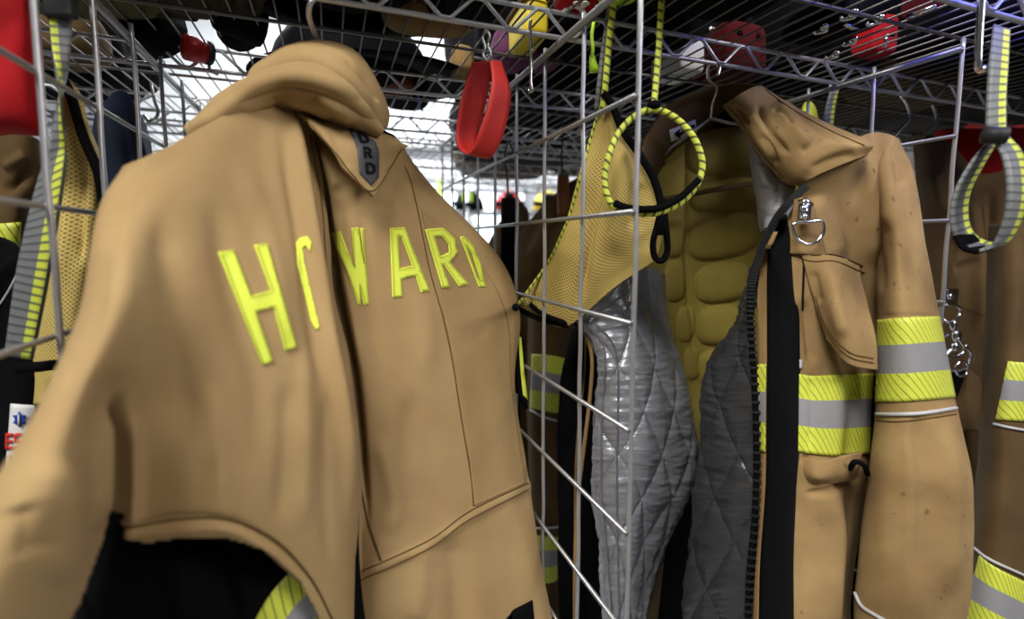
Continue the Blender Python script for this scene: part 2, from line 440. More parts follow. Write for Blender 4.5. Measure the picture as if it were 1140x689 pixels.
M['quilt'] = satin('silver_quilt', (.28, .285, .31)); M['quilt_lit'] = satin('lit_silver_quilt', (.5, .5, .52), .5); M['quilt_shaded'] = satin('shaded_silver_quilt', (.055, .057, .062), .27)  # same silver lining: lit and shaded tones put into the colour
def quilt(p, amp, rot=0.0, crink=.0006, seed=3):
    def f(U, V):
        a = (U*math.cos(rot)*1.25+V*.62)/p; b = (U*math.cos(rot)*1.25-V*.62)/p
        d = np.minimum(np.abs(np.sin(math.pi*a)), np.abs(np.sin(math.pi*b)))
        return amp*(d**.45) + crink*wob(U*.45, V*1.9, 150, seed, 3)
    return f
def emis(name, col, e):
    m, nt, b = newmat(name); b.inputs['Emission Color'].default_value = (*col, 1); b.inputs['Emission Strength'].default_value = e; b.inputs['Base Color'].default_value = (*col, 1); return m
M['tube_light'] = emis('fluorescent_glow', (.95, .98, 1), 9)
M['daylight'] = emis('daylight_pane', (.75, .88, 1), 3.2)
M['wall'] = plain('white_wall_paint', (.80, .82, .84), .8, 0, 2, .03)
M['wall_side'] = plain('grey_wall_paint', (.22, .22, .23), .8, 0, 2, .05)
M['floor'] = plain('grey_concrete', (.22, .22, .22), .5, 0, 3, .2)
M['ceil'] = plain('pale_ceiling', (.7, .71, .73), .8, 0, 2, .04)
M['grey_paint'] = plain('grey_paint', (.28, .29, .31), .5)

# ------------------------------------------------------------------ the room
def struct(name, c, half, mat):
    o = MB().box(c, half).build(name, M[mat], smooth=False); o['kind'] = 'structure'; return o
struct('floor', (0, 1.5, -.05), (6, 6, .05), 'floor')
struct('ceiling', (0, 1.5, 4.65), (6, 6, .05), 'ceil')
struct('wall_back', (0, 7.1, 2.3), (6, .1, 2.35), 'wall')
struct('dim_wall_panel', (0, 6.985, 1.15), (5.8, .01, 1.15), 'grey_paint')  # grey panel added so the lower back wall looks dimmer
struct('wall_left', (-5.9, 1.5, 2.3), (.1, 5.5, 2.35), 'wall_side')
struct('wall_right', (5.9, 1.5, 2.3), (.1, 5.5, 2.35), 'wall_side')
struct('wall_front', (0, -4.1, 2.3), (6, .1, 2.35), 'wall_side')
for i, (x, z) in enumerate(((-1.15, 1.75), (-.2, 1.75), (.75, 1.75))):
    o = MB().box((x, 6.97, z), (.38, .01, .5)).build('window_%d' % (i+1), M['daylight'], smooth=False); o['kind'] = 'structure'
    f = MB()
    for sx in (-1, 0, 1): f.box((x+sx*.38, 6.95, z), (.02, .02, .52))
    for sz in (-1, 0, 1): f.box((x, 6.95, z+sz*.5), (.4, .02, .02))
    f.build('window_frame', M['grey_paint'], o, smooth=False)
PLACE = ('above the aisle at left', 'above the middle of the far aisle', 'above the far aisle at right', 'high up nearest the racks')
for i, (x, y) in enumerate(((-2.6, 5.2), (0.2, 5.2), (2.6, 5.2), (-1.0, 3.2))):
    t = thing('ceiling_light', 'long white fluorescent ceiling light '+PLACE[i], 'ceiling light', 'fluorescent ceiling lights')
    MB().box((x, y, 4.57), (.62, .16, .03)).build('housing', M['grey_paint'], t, False, .01)
    for s in (-1, 1): tube('light_tube', [(x-.58, y+s*.07, 4.525), (x+.58, y+s*.07, 4.525)], .018, M['tube_light'], t)

# ------------------------------------------------------------------ wire racks
G = .0762; UD = (-.152, .198, .544)
def divider(u, v0, n0, n1, name_label, top=.176, rows=8):
    t = thing('wire_divider', name_label, 'wire rack divider', 'wire grid dividers')
    a = MB(); rs = np.random.RandomState(int(abs(u)*1000))
    for n in range(n0, n1+1):
        v = v0+G*n; pts = [RK(u+rs.uniform(-.0006, .0006), v+rs.uniform(-.0008, .0008), top+.01-k*(G/2)) for k in range(0, rows*2+1)]
        a.tube(pts, .0018, 8, smooth=60)
    a.build('vertical_wires', M['steel'], t)
    b = MB()
    for k in range(rows):
        h = top - G*1.01*k
        b.tube([RK(u-.0035, v0+G*n0-.002, h), RK(u-.0035, v0+G*n1+.002, h)], .0019 if k else .003, 8)
    b.build('horizontal_wires', M['steel_dark'], t)
    return t
divider(UD[0], .286, 0, 8, 'wire grid divider left of the big tan coat, crossing the red cloth')
divider(UD[1], .286, 0, 8, 'wire grid divider between the two nearest tan coats')
divider(UD[2], .286, 0, 8, 'wire grid divider right of the open coat with striped sleeve')
def shelf(label, v0, v1, u0, u1, trusses, singles, h=.203, pitch=.0185, mat='steel_dark'):
    t = thing('wire_shelf', label, 'wire shelf', 'overhead wire shelves')
    a = MB(); u = u0
    while u < u1:
        a.tube([RK(u, v0, h), RK(u, v1, h)], .0010, 6); u += pitch
    a.build('deck_wires', M['deck'], t)
    b = MB()
    for v in singles: b.tube([RK(u0, v, h-.002), RK(u1, v, h-.002)], .0017, 6)
    b.build('cross_rods', M['deck'], t)
    for v in trusses:
        c = MB(); c.tube([RK(u0, v, h-.002), RK(u1, v, h-.002)], .0021, 8); c.tube([RK(u0, v, h-.023), RK(u1, v, h-.023)], .0023, 8)
        z = []; u = u0; k = 0
        while u < u1:
            z += [RK(u-.004, v-.002, h-.003-.019*(k % 2)), RK(u+.004, v-.002, h-.003-.019*(k % 2))]; u += .028; k += 1
        c.tube(z, .0017, 6); c.build('truss', M['steel'], t)
    return t
shelf('near overhead wire shelf that the tan coats hang from', .236, .895, -1.0, 1.5, (.24, .40, .60, .80, .89), (.31, .505, .70))
shelf('farther overhead wire shelf behind the coats', .95, 1.62, -1.6, 2.1, (.955, 1.17, 1.40, 1.61), (1.06, 1.28, 1.5), mat='steel_dark')
def post(u, v, label):
    t = thing('rack_post', label, 'rack post', 'round grooved rack posts')
    hs = []; rr = []
    for k in range(80): hs += [.55-k*.025, .553-k*.025-.006]; rr += [.0127, .0119]
    tube('pole', [RK(u, v, h) for h in sorted(hs, reverse=True)], rr, M['steel'], t, 16)
    tube('collar', [RK(u, v, .175), RK(u, v, .215)], [.019, .016], M['black_rubber'], t, 16)
    tube('foot', [RK(u, v, -1.5), RK(u, v, -1.44)], [.02, .014], M['black_rubber'], t, 16)
post(.02, .93, 'steel rack post standing behind the red loop')
divider(.10, .96, 0, 8, 'wire grid divider of the rack behind, nearest the back of the aisle', .17, 8)

# ------------------------------------------------------------------ letters
GL = {'H': [[(0, 0), (.27, 0), (.27, .4), (.73, .4), (.73, 0), (1, 0), (1, 1), (.73, 1), (.73, .6), (.27, .6), (.27, 1), (0, 1)]],
      'R': [[(0, 0), (.7, 0), (1, .18), (1, .42), (.78, .57), (1, 1), (.72, 1), (.5, .62), (.27, .62), (.27, 1), (0, 1)], [(.27, .2), (.27, .43), (.65, .43), (.73, .37), (.73, .25), (.65, .2)]],
      'D': [[(0, 0), (.65, 0), (1, .25), (1, .75), (.65, 1), (0, 1)], [(.26, .2), (.26, .8), (.55, .8), (.74, .67), (.74, .33), (.55, .2)]],
      'E': [[(0, 0), (1, 0), (1, .2), (.27, .2), (.27, .4), (.85, .4), (.85, .6), (.27, .6), (.27, .8), (1, .8), (1, 1), (0, 1)]],
      'S': [[(.2, 0), (1, 0), (1, .2), (.3, .2), (.3, .4), (.8, .4), (1, .55), (1, .85), (.8, 1), (0, 1), (0, .8), (.7, .8), (.7, .6), (.2, .6), (0, .45), (0, .15)]],
      'C': [[(.25, 0), (1, 0), (1, .2), (.35, .2), (.27, .3), (.27, .7), (.35, .8), (1, .8), (1, 1), (.25, 1), (0, .8), (0, .2)]]}
def glyph(ch, q):
    (ax, ay), (bx, by), (cx, cy), (dx, dy) = q
    return [[((1-x)*(1-y)*ax+x*(1-y)*bx+x*y*cx+(1-x)*y*dx, (1-x)*(1-y)*ay+x*(1-y)*by+x*y*cy+(1-x)*y*dy) for x, y in lp] for lp in GL[ch]]
def zl(lst, ox, oy, s): return [(ox+x/s, oy+y/s) for x, y in lst]

# ------------------------------------------------------------------ big tan coat, seen from behind
t = thing('turnout_coat', 'big tan coat hanging back-on with large lime letters across its back', 'coat')
L = Surf([
 [(165, 192, .33), (137, 187, .275), (160, 175, .275), (185, 163, .285), (232, 137, .31), (285, 115, .35), (322, 122, .375), (331, 130, .41)],
 [(140, 240, .31), (110, 235, .25), (135, 235, .24), (170, 235, .245), (225, 232, .27), (290, 228, .31), (346, 229, .345), (353, 232, .385)],
 [(118, 350, .29), (88, 345, .22), (120, 345, .205), (155, 345, .215), (225, 345, .245), (295, 342, .275), (360, 342, .315), (368, 344, .355)],
 [(90, 455, .27), (45, 450, .195), (85, 450, .185), (132, 455, .215), (210, 455, .24), (295, 455, .262), (382, 450, .30), (390, 450, .34)],
 [(30, 570, .25), (-18, 560, .175), (50, 560, .165), (130, 560, .225), (215, 560, .24), (300, 560, .26), (389, 560, .30), (395, 560, .34)],
 [(0, 720, .25), (-90, 720, .165), (-10, 720, .155), (110, 720, .23), (210, 720, .245), (300, 720, .262), (386, 720, .30), (393, 720, .34)]],
 260, 300, noise=.0006, nscale=22, seed=4, folds=[
 ([(175, 215), (190, 300), (200, 400), (208, 500)], 20, -.004), ([(135, 250), (140, 350), (120, 440)], 22, .003),
 ([(232, 200), (262, 330), (285, 430), (290, 540)], 16, -.0028), ([(260, 170), (300, 260), (325, 400)], 14, .0022),
 ([(134, 430), (132, 470), (131, 540), (129, 620), (128, 690)], 7, -.014), ([(146, 455), (148, 540), (146, 600)], 9, .004), ([(116, 450), (114, 520), (108, 590)], 9, .004),
 ([(318, 420), (318, 500), (312, 590)], 10, -.002), ([(338, 380), (342, 480), (338, 600)], 10, .0022), ([(362, 430), (362, 560), (370, 640)], 7, -.0018),
 ([(236, 420), (246, 520), (252, 600)], 14, .002), ([(165, 590), (215, 560), (240, 500)], 12, -.0012),
 ([(60, 598), (135, 588), (200, 578), (255, 580), (310, 612), (350, 655), (375, 700)], 5, -.0018), ([(135, 600), (200, 590), (255, 590), (300, 614), (342, 660)], 5, .0018),
 ([(310, 60), (322, 118), (334, 185), (348, 272), (362, 364), (378, 440), (388, 520), (392, 600)], 6, .007), ([(308, 130), (322, 200), (336, 285), (348, 370), (362, 450)], 7, -.0025),
 ([(60, 500), (70, 570), (60, 660)], 24, .004), ([(20, 560), (40, 620)], 20, -.003)])
L.cut([(131, 545), (135, 600), (160, 606), (200, 600), (250, 600), (300, 616), (335, 650), (364, 705), (364, 730), (60, 730), (92, 668), (116, 600), (127, 560)])
L.build('back_left_panel', M['tan'], t, .003)
S = Surf([
 [(310, 115, .39), (330, 130, .38), (347, 142, .39)],
 [(332, 190, .39), (345, 195, .37), (358, 196, .388)],
 [(344, 262, .378), (356, 264, .358), (367, 266, .378)],
 [(353, 328, .362), (363, 330, .34), (373, 331, .362)],
 [(358, 385, .352), (373, 385, .33), (387, 385, .352)],
 [(368, 430, .344), (380, 430, .326), (393, 430, .345)],
 [(382, 520, .338), (390, 520, .325), (401, 520, .343)],
 [(384, 620, .335), (393, 620, .325), (404, 620, .34)],
 [(380, 720, .33), (390, 720, .32), (402, 720, .335)]], 40, 260, noise=.0008, nscale=60, seed=9, folds=[([(346, 195), (357, 264), (364, 330), (374, 385), (381, 430), (392, 520)], 3, .003)])
S.build('back_pleat', M['tan'], t, .002)
R = Surf([
 [(318, 128, .40), (360, 133, .40), (400, 143, .415), (440, 153, .44), (453, 172, .46), (450, 180, .50)],
 [(345, 215, .392), (385, 215, .39), (420, 215, .405), (455, 213, .43), (485, 212, .47), (479, 216, .52)],
 [(358, 290, .398), (392, 290, .38), (440, 290, .40), (500, 288, .45), (555, 288, .515), (547, 292, .56)],
 [(365, 350, .368), (400, 350, .368), (450, 350, .39), (515, 350, .44), (577, 350, .51), (569, 353, .55)],
 [(372, 430, .355), (410, 430, .355), (460, 430, .375), (520, 430, .42), (572, 430, .48), (567, 433, .54)],
 [(382, 545, .345), (420, 545, .345), (470, 545, .365), (530, 545, .40), (588, 540, .46), (583, 543, .52)],
 [(380, 630, .34), (425, 625, .338), (480, 622, .355), (540, 618, .39), (599, 615, .44), (594, 618, .5)],
 [(372, 720, .335), (425, 720, .338), (490, 720, .35), (555, 720, .38), (618, 720, .425), (612, 722, .48)]],
 230, 300, noise=.0009, nscale=28, seed=12, folds=[
 ([(345, 130), (356, 190), (367, 265), (376, 330), (390, 390), (398, 450), (404, 520), (410, 600)], 4.5, -.010), ([(366, 200), (380, 280), (392, 350), (402, 420)], 5, .003), ([(385, 225), (392, 300), (404, 400), (418, 500)], 9, .0022), ([(402, 215), (410, 330), (428, 430)], 8, -.002), ([(440, 240), (470, 330), (478, 430)], 13, .0022),
 ([(418, 480), (440, 560), (428, 600)], 10, .003), ([(460, 430), (450, 520), (470, 570)], 12, -.002), ([(500, 590), (510, 640), (512, 720)], 16, -.005),
 ([(470, 600), (468, 650), (460, 700)], 12, .003), ([(545, 310), (552, 420), (570, 520)], 12, .0015), ([(350, 700), (375, 668), (402, 640), (430, 628), (480, 604), (520, 578), (555, 558), (590, 541), (640, 525)], 6, .0018),
 ([(355, 160), (368, 190), (378, 215)], 7, .004), ([(395, 210), (415, 225), (440, 228)], 6, -.002)])
R.build('back_right_panel', M['tan'], t, .003)
strip('ripstop_side_panel', [R], [(468, 232), (476, 268), (485, 310), (494, 350), (505, 400), (515, 450), (521, 500), (526, 545), (528, 563)], [(488, 246), (516, 272), (538, 298), (556, 330), (566, 365), (568, 420), (573, 460), (580, 510), (585, 538)], M['tan_rip'], t, 110, 50, .0008, .0004, .07)
# collar
CO = Surf([
 [(226, 152, .42), (240, 130, .395), (264, 100, .415), (298, 78, .435), (330, 66, .445), (360, 62, .45), (390, 72, .45), (406, 94, .45), (420, 124, .445), (424, 142, .45)],
 [(220, 146, .35), (232, 127, .345), (252, 103, .365), (288, 76, .385), (326, 56, .40), (360, 51, .405), (392, 61, .405), (412, 87, .405), (427, 122, .41), (427, 140, .42)],
 [(212, 146, .325), (232, 129, .325), (260, 108, .338), (296, 88, .35), (328, 74, .358), (360, 72, .36), (388, 84, .365), (406, 106, .372), (419, 128, .385), (425, 142, .395)],
 [(213, 150, .32), (236, 134, .32), (266, 116, .336), (298, 103, .35), (330, 97, .352), (356, 102, .354), (380, 112, .36), (398, 124, .368), (412, 136, .378), (423, 146, .39)],
 [(222, 158, .335), (240, 146, .33), (270, 128, .35), (300, 117, .366), (330, 120, .376), (355, 127, .38), (378, 135, .383), (398, 142, .388), (412, 147, .395), (423, 152, .405)]],
 260, 150, noise=.0009, nscale=40, seed=21, folds=[
 ([(258, 118), (285, 104), (312, 95), (338, 96), (368, 106), (392, 120), (417, 137), (432, 150)], 2.6, -.010), ([(262, 110), (298, 94), (335, 88), (370, 96), (400, 113)], 4, .0035),
 ([(240, 112), (262, 94), (296, 78), (330, 70), (358, 74), (386, 92), (404, 112), (420, 134), (430, 148)], 2.6, -.0085), ([(300, 68), (340, 59), (378, 66), (404, 92)], 4, .0018),
 ([(380, 70), (402, 92), (418, 118)], 2, -.005), ([(350, 108), (376, 118), (398, 134)], 4, .004), ([(340, 104), (360, 112), (384, 128), (400, 138)], 2.5, -.007),
 ([(318, 106), (345, 114), (372, 127)], 4, .003), ([(262, 122), (290, 112), (306, 108)], 3, .002)])
CO.build('collar', M['tan'], t, .004)
seam('collar_seam', [CO], [(300, 61), (345, 53), (380, 58), (402, 78), (418, 108)], .0007, M['thread'], t)
TB = Surf([
 [(325, 116, .385), (372, 132, .388), (418, 147, .395), (454, 162, .418)],
 [(340, 130, .368), (372, 150, .368), (405, 168, .375), (440, 178, .41)],
 [(346, 142, .366), (366, 164, .362), (388, 192, .362), (417, 218, .376)]], 80, 60, noise=.0004, nscale=60, seed=5,
 folds=[([(335, 128), (360, 150), (385, 190)], 4, .002), ([(372, 140), (380, 170), (390, 190)], 8, -.001)])
TB.build('collar_tab', M['tan'], t, .003)
pt = decal('name_patch', [TB], [[(386, 141), (397, 144), (417, 158), (421, 168), (421, 198), (413, 207), (400, 193), (398, 167), (392, 152)]], M['grey_patch'], t, .001, .0008, 5)
o4 = [((398, 149), (408, 152), (411, 161), (400, 160)), ((403, 164), (411, 165), (413, 176), (404, 176)), ((405, 181), (415, 181), (417, 194), (406, 194))]
for ch, q in zip('DRD', o4): decal('letter', [TB], glyph(ch, q), M['thread_black'], pt, .0021, .0005, 5)
seam('tab_stitching', [TB], [(350, 144), (370, 166), (391, 193), (416, 212), (448, 164)], .0005, M['thread'], t)
# lettering
Z = lambda l: zl(l, 220, 120, 2.297)
letters = [('H', [L], [[(50, 370), (92, 365), (137, 482), (186, 468), (143, 352), (178, 348), (252, 612), (222, 622), (193, 510), (148, 522), (192, 648), (165, 657)]]),
 ('O', [L], [[(250, 345), (262, 333), (282, 330), (292, 345), (288, 368), (276, 352), (268, 360), (274, 400), (290, 470), (312, 560), (303, 570), (288, 545), (268, 460), (254, 400)]]),
 ('W', [R, S], [[(340, 320), (366, 316), (402, 412), (393, 308), (411, 307), (424, 400), (415, 308), (424, 308), (437, 500), (424, 505), (413, 450), (416, 506), (408, 500), (375, 400)]]),
 ('A', [R], [[(490, 308), (528, 306), (592, 468), (570, 472), (556, 430), (520, 438), (523, 483), (497, 486)], [(512, 330), (520, 332), (547, 404), (517, 411)]]),
 ('R', [R], [[(578, 312), (625, 308), (655, 335), (662, 370), (642, 396), (690, 452), (665, 458), (626, 402), (622, 402), (642, 460), (622, 462)], [(603, 330), (622, 330), (638, 350), (640, 370), (618, 380)]]),
 ('D', [R], [[(667, 331), (678, 329), (700, 350), (722, 400), (734, 458), (716, 458)], [(684, 352), (699, 375), (722, 445), (711, 432)]])]
for ch, sf, lps in letters:
    lo = decal('letter', sf, [Z(l) for l in lps], M['lime'], t, .0018 if ch in 'RD' else .0009, .0006, 4)
    for l in lps:
        z = Z(l); n = len(z); sg = sum(z[i][0]*z[(i+1) % n][1]-z[(i+1) % n][0]*z[i][1] for i in range(n)); q = []
        sg = (1 if sg > 0 else -1)*(1 if l is lps[0] else -1)
        for i in range(n):
            a, b_, c_ = np.array(z[i-1]), np.array(z[i]), np.array(z[(i+1) % n])
            n1 = np.array([-(b_-a)[1], (b_-a)[0]]); n2 = np.array([-(c_-b_)[1], (c_-b_)[0]]); n1 /= np.linalg.norm(n1)+1e-9; n2 /= np.linalg.norm(n2)+1e-9
            m_ = n1+n2; m_ /= max(.6, np.dot(m_, n1)); q.append(tuple(b_+sg*m_*1.5))
        if ch != 'O': tube('letter_stitching', [tuple(hitf(sf, x+(X-x)*k/6, y+(Y-y)*k/6, .0024 if ch in 'RD' else .0015)) for (x, y), (X, Y) in zip(q, q[1:]+q[:1]) for k in range(6)], .0002, M['lime_thread'], lo, 5, True)
# seams
seam('seam', [R, TB], [(451, 186), (458, 205), (466, 240), (478, 300), (492, 350), (503, 400), (514, 470), (524, 530), (527, 563)], .0005, M['thread'], t)
for dy in (0, 9): seam('seam', [R], [(390, 655+dy), (402, 637+dy), (430, 624+dy), (480, 600+dy), (515, 574+dy), (540, 560+dy), (588, 538+dy*.8)], .0005, M['thread'], t)
seam('seam', [R], [(383, 400), (395, 480), (405, 560), (424, 624)], .0007, M['thread'], t)
seam('seam', [S], [(345, 150), (357, 220), (364, 300), (374, 380), (384, 440)], .0005, M['thread'], t)
seam('seam', [CO], [(300, 112), (330, 117), (360, 126), (395, 139), (420, 149)], .0006, M['thread'], t)
seam('hem_piping', [L], [(140, 588), (200, 578), (255, 578), (305, 600), (345, 642), (370, 690)], .0006, M['thread'], t)
# black lining and striped sleeve end under the hem
BL = Surf([[(60, 520, .30), (150, 540, .29), (250, 550, .29), (330, 560, .305), (400, 570, .335)],
 [(50, 610, .30), (150, 610, .275), (250, 615, .28), (330, 620, .295), (400, 620, .33)],
 [(40, 740, .30), (150, 740, .26), (250, 740, .265), (330, 740, .28), (410, 740, .325)]], 90, 60, noise=.002, nscale=30, seed=3,
 folds=[([(200, 600), (210, 700)], 18, .006), ([(240, 590), (260, 700)], 12, -.005)])
BL.build('lining', M['black'], t, .003)
strip('reflective_trim', [BL], [(322, 636), (300, 662), (278, 700)], [(385, 690), (365, 708), (345, 740)], M['trim_plain'], t, 30, 14, .0015)
BK = Surf([[(560, 352, .53), (573, 358, .52), (584, 380, .515)], [(562, 400, .53), (572, 405, .505), (584, 410, .51)], [(568, 435, .52), (578, 440, .497), (588, 455, .505)]], 14, 24)
BK.build('side_strap', M['black'], t, .004)
strip('side_strap_edge', [BK], [(577, 375), (579, 410), (582, 440)], [(580, 375), (583, 410), (587, 445)], M['lime'], t, 20, 3)
decal('black_knee_patch', [R], [[(562, 689), (572, 678), (592, 668), (597, 720), (555, 720)]], M['black'], t, .001, .001)
# front of the coat, away from the lens: gives the hanging coat its body
FR = Surf([[(175, 200, .36), (250, 140, .44), (350, 110, .50), (440, 150, .55)],
 [(150, 300, .34), (250, 300, .42), (400, 300, .52), (535, 300, .575)],
 [(110, 500, .31), (250, 500, .38), (400, 500, .47), (560, 500, .56)],
 [(70, 740, .30), (250, 740, .36), (400, 740, .43), (590, 740, .5)]], 60, 60, noise=.002, nscale=20)
FR.build('front_panel', M['black'], t, .004)
# hanger
t2 = thing('coat_hanger', 'wire hanger hook over the collar of the big lime-lettered tan coat', 'hanger')
tube('hook', pp((350, -2, .362), (345, 6, .362), (344, 18, .37), (349, 34, .385), (356, 54, .42), (360, 90, .43)), .0019, M['steel'], t2, 8, smooth=40)
tube('shoulder_bar', pp((260, 190, .41), (310, 130, .42), (360, 90, .43), (410, 150, .46), (450, 190, .50)), .0019, M['steel'], t2, 8)

# ------------------------------------------------------------------ open tan coat, right
t = thing('turnout_coat', 'open tan coat with silver quilted lining, zipper and striped sleeve', 'coat')
LN = Surf([
 [(705, 160, .60), (745, 150, .62), (795, 142, .62), (838, 140, .59)],
 [(695, 235, .57), (745, 235, .60), (800, 232, .60), (850, 232, .56)],
 [(700, 330, .56), (745, 330, .60), (795, 330, .60), (850, 330, .56)],
 [(730, 400, .575), (765, 400, .60), (795, 400, .60), (850, 400, .57)],
 [(750, 500, .58), (775, 500, .60), (800, 500, .60), (850, 500, .57)]], 200, 260, noise=.001, nscale=35,
 bulges=[(803, 167, 40, 28, .008, .1), (807, 217, 40, 17, .008, .14), (805, 263, 41, 25, .011, .16), (804, 315, 31, 22, .010, .12), (801, 362, 26, 22, .010, .1), (796, 410, 20, 20, .009, .1),
  (742, 162, 19, 20, .006, .3), (738, 208, 19, 24, .006, .1), (749, 262, 12, 25, .007, .1), (751, 313, 12, 23, .007, .1), (764, 361, 10, 20, .006, .1), (770, 405, 8, 18, .006, .1)],
 folds=[([(764, 150), (762, 240), (766, 330), (776, 420)], 3, -.003)])

LN.build('mesh_lining', M['net2'], t, .004)
BB = Surf([[(640, 335, .66), (760, 300, .68), (900, 250, .66), (990, 200, .62)], [(640, 500, .64), (760, 480, .67), (880, 450, .66), (1000, 450, .58)], [(660, 740, .60), (760, 740, .64), (880, 740, .62), (1000, 740, .54)]], 60, 60, noise=.002)
BB.build('dark_gap_filler', M['black'], t, .004)  # black filler sheet: the dark of the gaps is in its colour
SF = Surf([
 [(636, 346, .54), (648, 343, .525), (665, 325, .53), (700, 298, .545), (728, 300, .56), (737, 306, .6)],
 [(652, 366, .54), (658, 362, .51), (690, 355, .51), (715, 345, .535), (740, 360, .56), (742, 362, .6)],
 [(668, 402, .53), (673, 400, .50), (700, 400, .495), (730, 400, .52), (752, 400, .555), (750, 402, .6)],
 [(665, 470, .52), (669, 470, .49), (705, 470, .48), (740, 470, .505), (769, 468, .55), (765, 470, .6)],
 [(664, 540, .51), (668, 540, .48), (705, 540, .47), (740, 540, .5), (768, 540, .545), (763, 540, .6)],
 [(671, 620, .50), (676, 620, .475), (695, 620, .465), (715, 620, .49), (734, 615, .53), (728, 615, .58)],
 [(677, 720, .50), (682, 720, .47), (690, 720, .46), (700, 720, .48), (708, 720, .52), (704, 720, .57)]],
 260, 420, fn=quilt(.060, .0050, 0, .0010), noise=.0015, nscale=35)
SF.build('quilted_lining', M['quilt'], t, .003)
seam('zipper_edge', [SF], [(650, 357), (666, 374), (674, 400), (671, 460), (670, 540), (677, 620), (683, 700)], .0013, M['quilt'], t, .001)
seam('lining_binding', [SF], [(664, 362), (682, 382), (688, 410), (688, 470), (687, 540), (688, 620), (690, 700)], .0012, M['quilt'], t, .0005)
tube('facing_edge', pp((640, 352, .535), (652, 372, .53), (659, 398, .525), (657, 440, .52), (650, 500, .51), (643, 560, .51), (640, 640, .50), (640, 720, .50)), .0022, M['tan_in'], t, 8, smooth=60)
HP = Surf([[(716, 612, .55), (727, 604, .54), (742, 600, .55)], [(712, 650, .55), (724, 650, .53), (738, 640, .55)], [(704, 720, .54), (716, 720, .52), (730, 720, .54)]], 30, 40, noise=.001)
HP.build('front_hem', M['brown'], t, .004)
# shoulder seen from inside
IS = Surf([[(660, 215, .58), (690, 190, .58), (722, 150, .585), (745, 120, .59)], [(650, 280, .58), (680, 265, .57), (715, 230, .585), (740, 190, .61)], [(660, 340, .58), (690, 330, .57), (712, 300, .585), (735, 260, .60)]], 70, 60, noise=.002, nscale=35, folds=[([(690, 200), (710, 240), (712, 290)], 6, .005), ([(715, 170), (725, 220)], 5, -.004)])
IS.build('shoulder_facing', M['brown'], t, .003)
CBk = Surf([
 [(715, 190, .50), (722, 150, .52), (745, 118, .55), (775, 105, .57), (805, 97, .57), (848, 97, .54)],
 [(722, 196, .52), (730, 165, .535), (752, 136, .56), (782, 120, .585), (815, 115, .59), (850, 112, .56)],
 [(730, 204, .55), (740, 180, .56), (760, 160, .59), (788, 146, .61), (815, 140, .61), (850, 140, .58)]], 120, 50, noise=.0012, nscale=45,
 folds=[([(735, 130), (775, 116), (815, 108)], 4, -.003), ([(728, 150), (742, 172)], 4, .003), ([(800, 120), (820, 128)], 8, -.003)])
CBk.build('collar_back', M['brown'], t, .004)
decal('neck_dark_patch', [CBk], [[(792, 143), (800, 128), (818, 117), (838, 112), (838, 138), (815, 140)]], M['black'], t, .001, .001)  # black patch painted in for the dark inside of the neck
lb = decal('size_label', [CBk], [[(744, 145), (773, 133), (775, 147), (746, 158)]], M['white'], t, .0015, .0008)
decal('print', [CBk], [[(748, 149), (755, 143), (754, 147), (761, 146), (755, 151), (755, 154)]], M['thread_black'], lb, .0028, .0003)
decal('print', [CBk], [[(758, 143), (771, 138), (772, 141), (759, 146)]], M['thread_black'], lb, .0028, .0003)
# front right panel
FP = Surf([
 [(880, 192, .46), (908, 178, .46), (942, 158, .46), (976, 147, .468), (1002, 154, .49)],
 [(893, 210, .427), (915, 205, .43), (945, 198, .44), (980, 190, .445), (1006, 190, .47)],
 [(865, 262, .43), (895, 258, .415), (935, 250, .43), (976, 240, .443), (1004, 240, .465)],
 [(848, 310, .43), (885, 310, .405), (930, 310, .41), (975, 310, .455), (990, 312, .5)],
 [(842, 400, .425), (880, 400, .40), (925, 400, .405), (970, 400, .45), (985, 400, .49)],
 [(845, 500, .42), (880, 500, .39), (925, 500, .395), (966, 500, .44), (975, 500, .48)],
 [(843, 600, .41), (878, 600, .38), (920, 600, .385), (953, 600, .43), (960, 600, .47)],
 [(835, 720, .40), (870, 720, .37), (915, 720, .375), (946, 720, .42), (950, 720, .46)]],
 190, 340, noise=.0012, nscale=35, seed=31, folds=[
 ([(930, 215), (948, 260), (965, 330), (975, 380)], 9, -.006), ([(905, 215), (925, 260), (940, 290)], 9, .003), ([(960, 170), (972, 230), (978, 300)], 12, .005),
 ([(890, 512), (915, 518), (945, 512), (965, 506)], 4, .0025), ([(893, 548), (910, 548), (940, 540), (962, 530)], 4, -.004), ([(915, 530), (930, 600), (925, 720)], 14, .006), ([(952, 520), (950, 600), (945, 720)], 10, -.008), ([(893, 505), (905, 525), (900, 540)], 4, -.003), ([(925, 512), (935, 528), (950, 532)], 4, .004),
 ([(892, 540), (896, 620), (892, 700)], 8, -.002), ([(895, 330), (900, 370), (905, 410)], 6, -.004), ([(900, 412), (902, 460), (900, 505)], 4, -.0015), ([(950, 420), (946, 500), (940, 560)], 8, -.004)])
FP.build('front_panel', M['tan_worn'], t, .003)
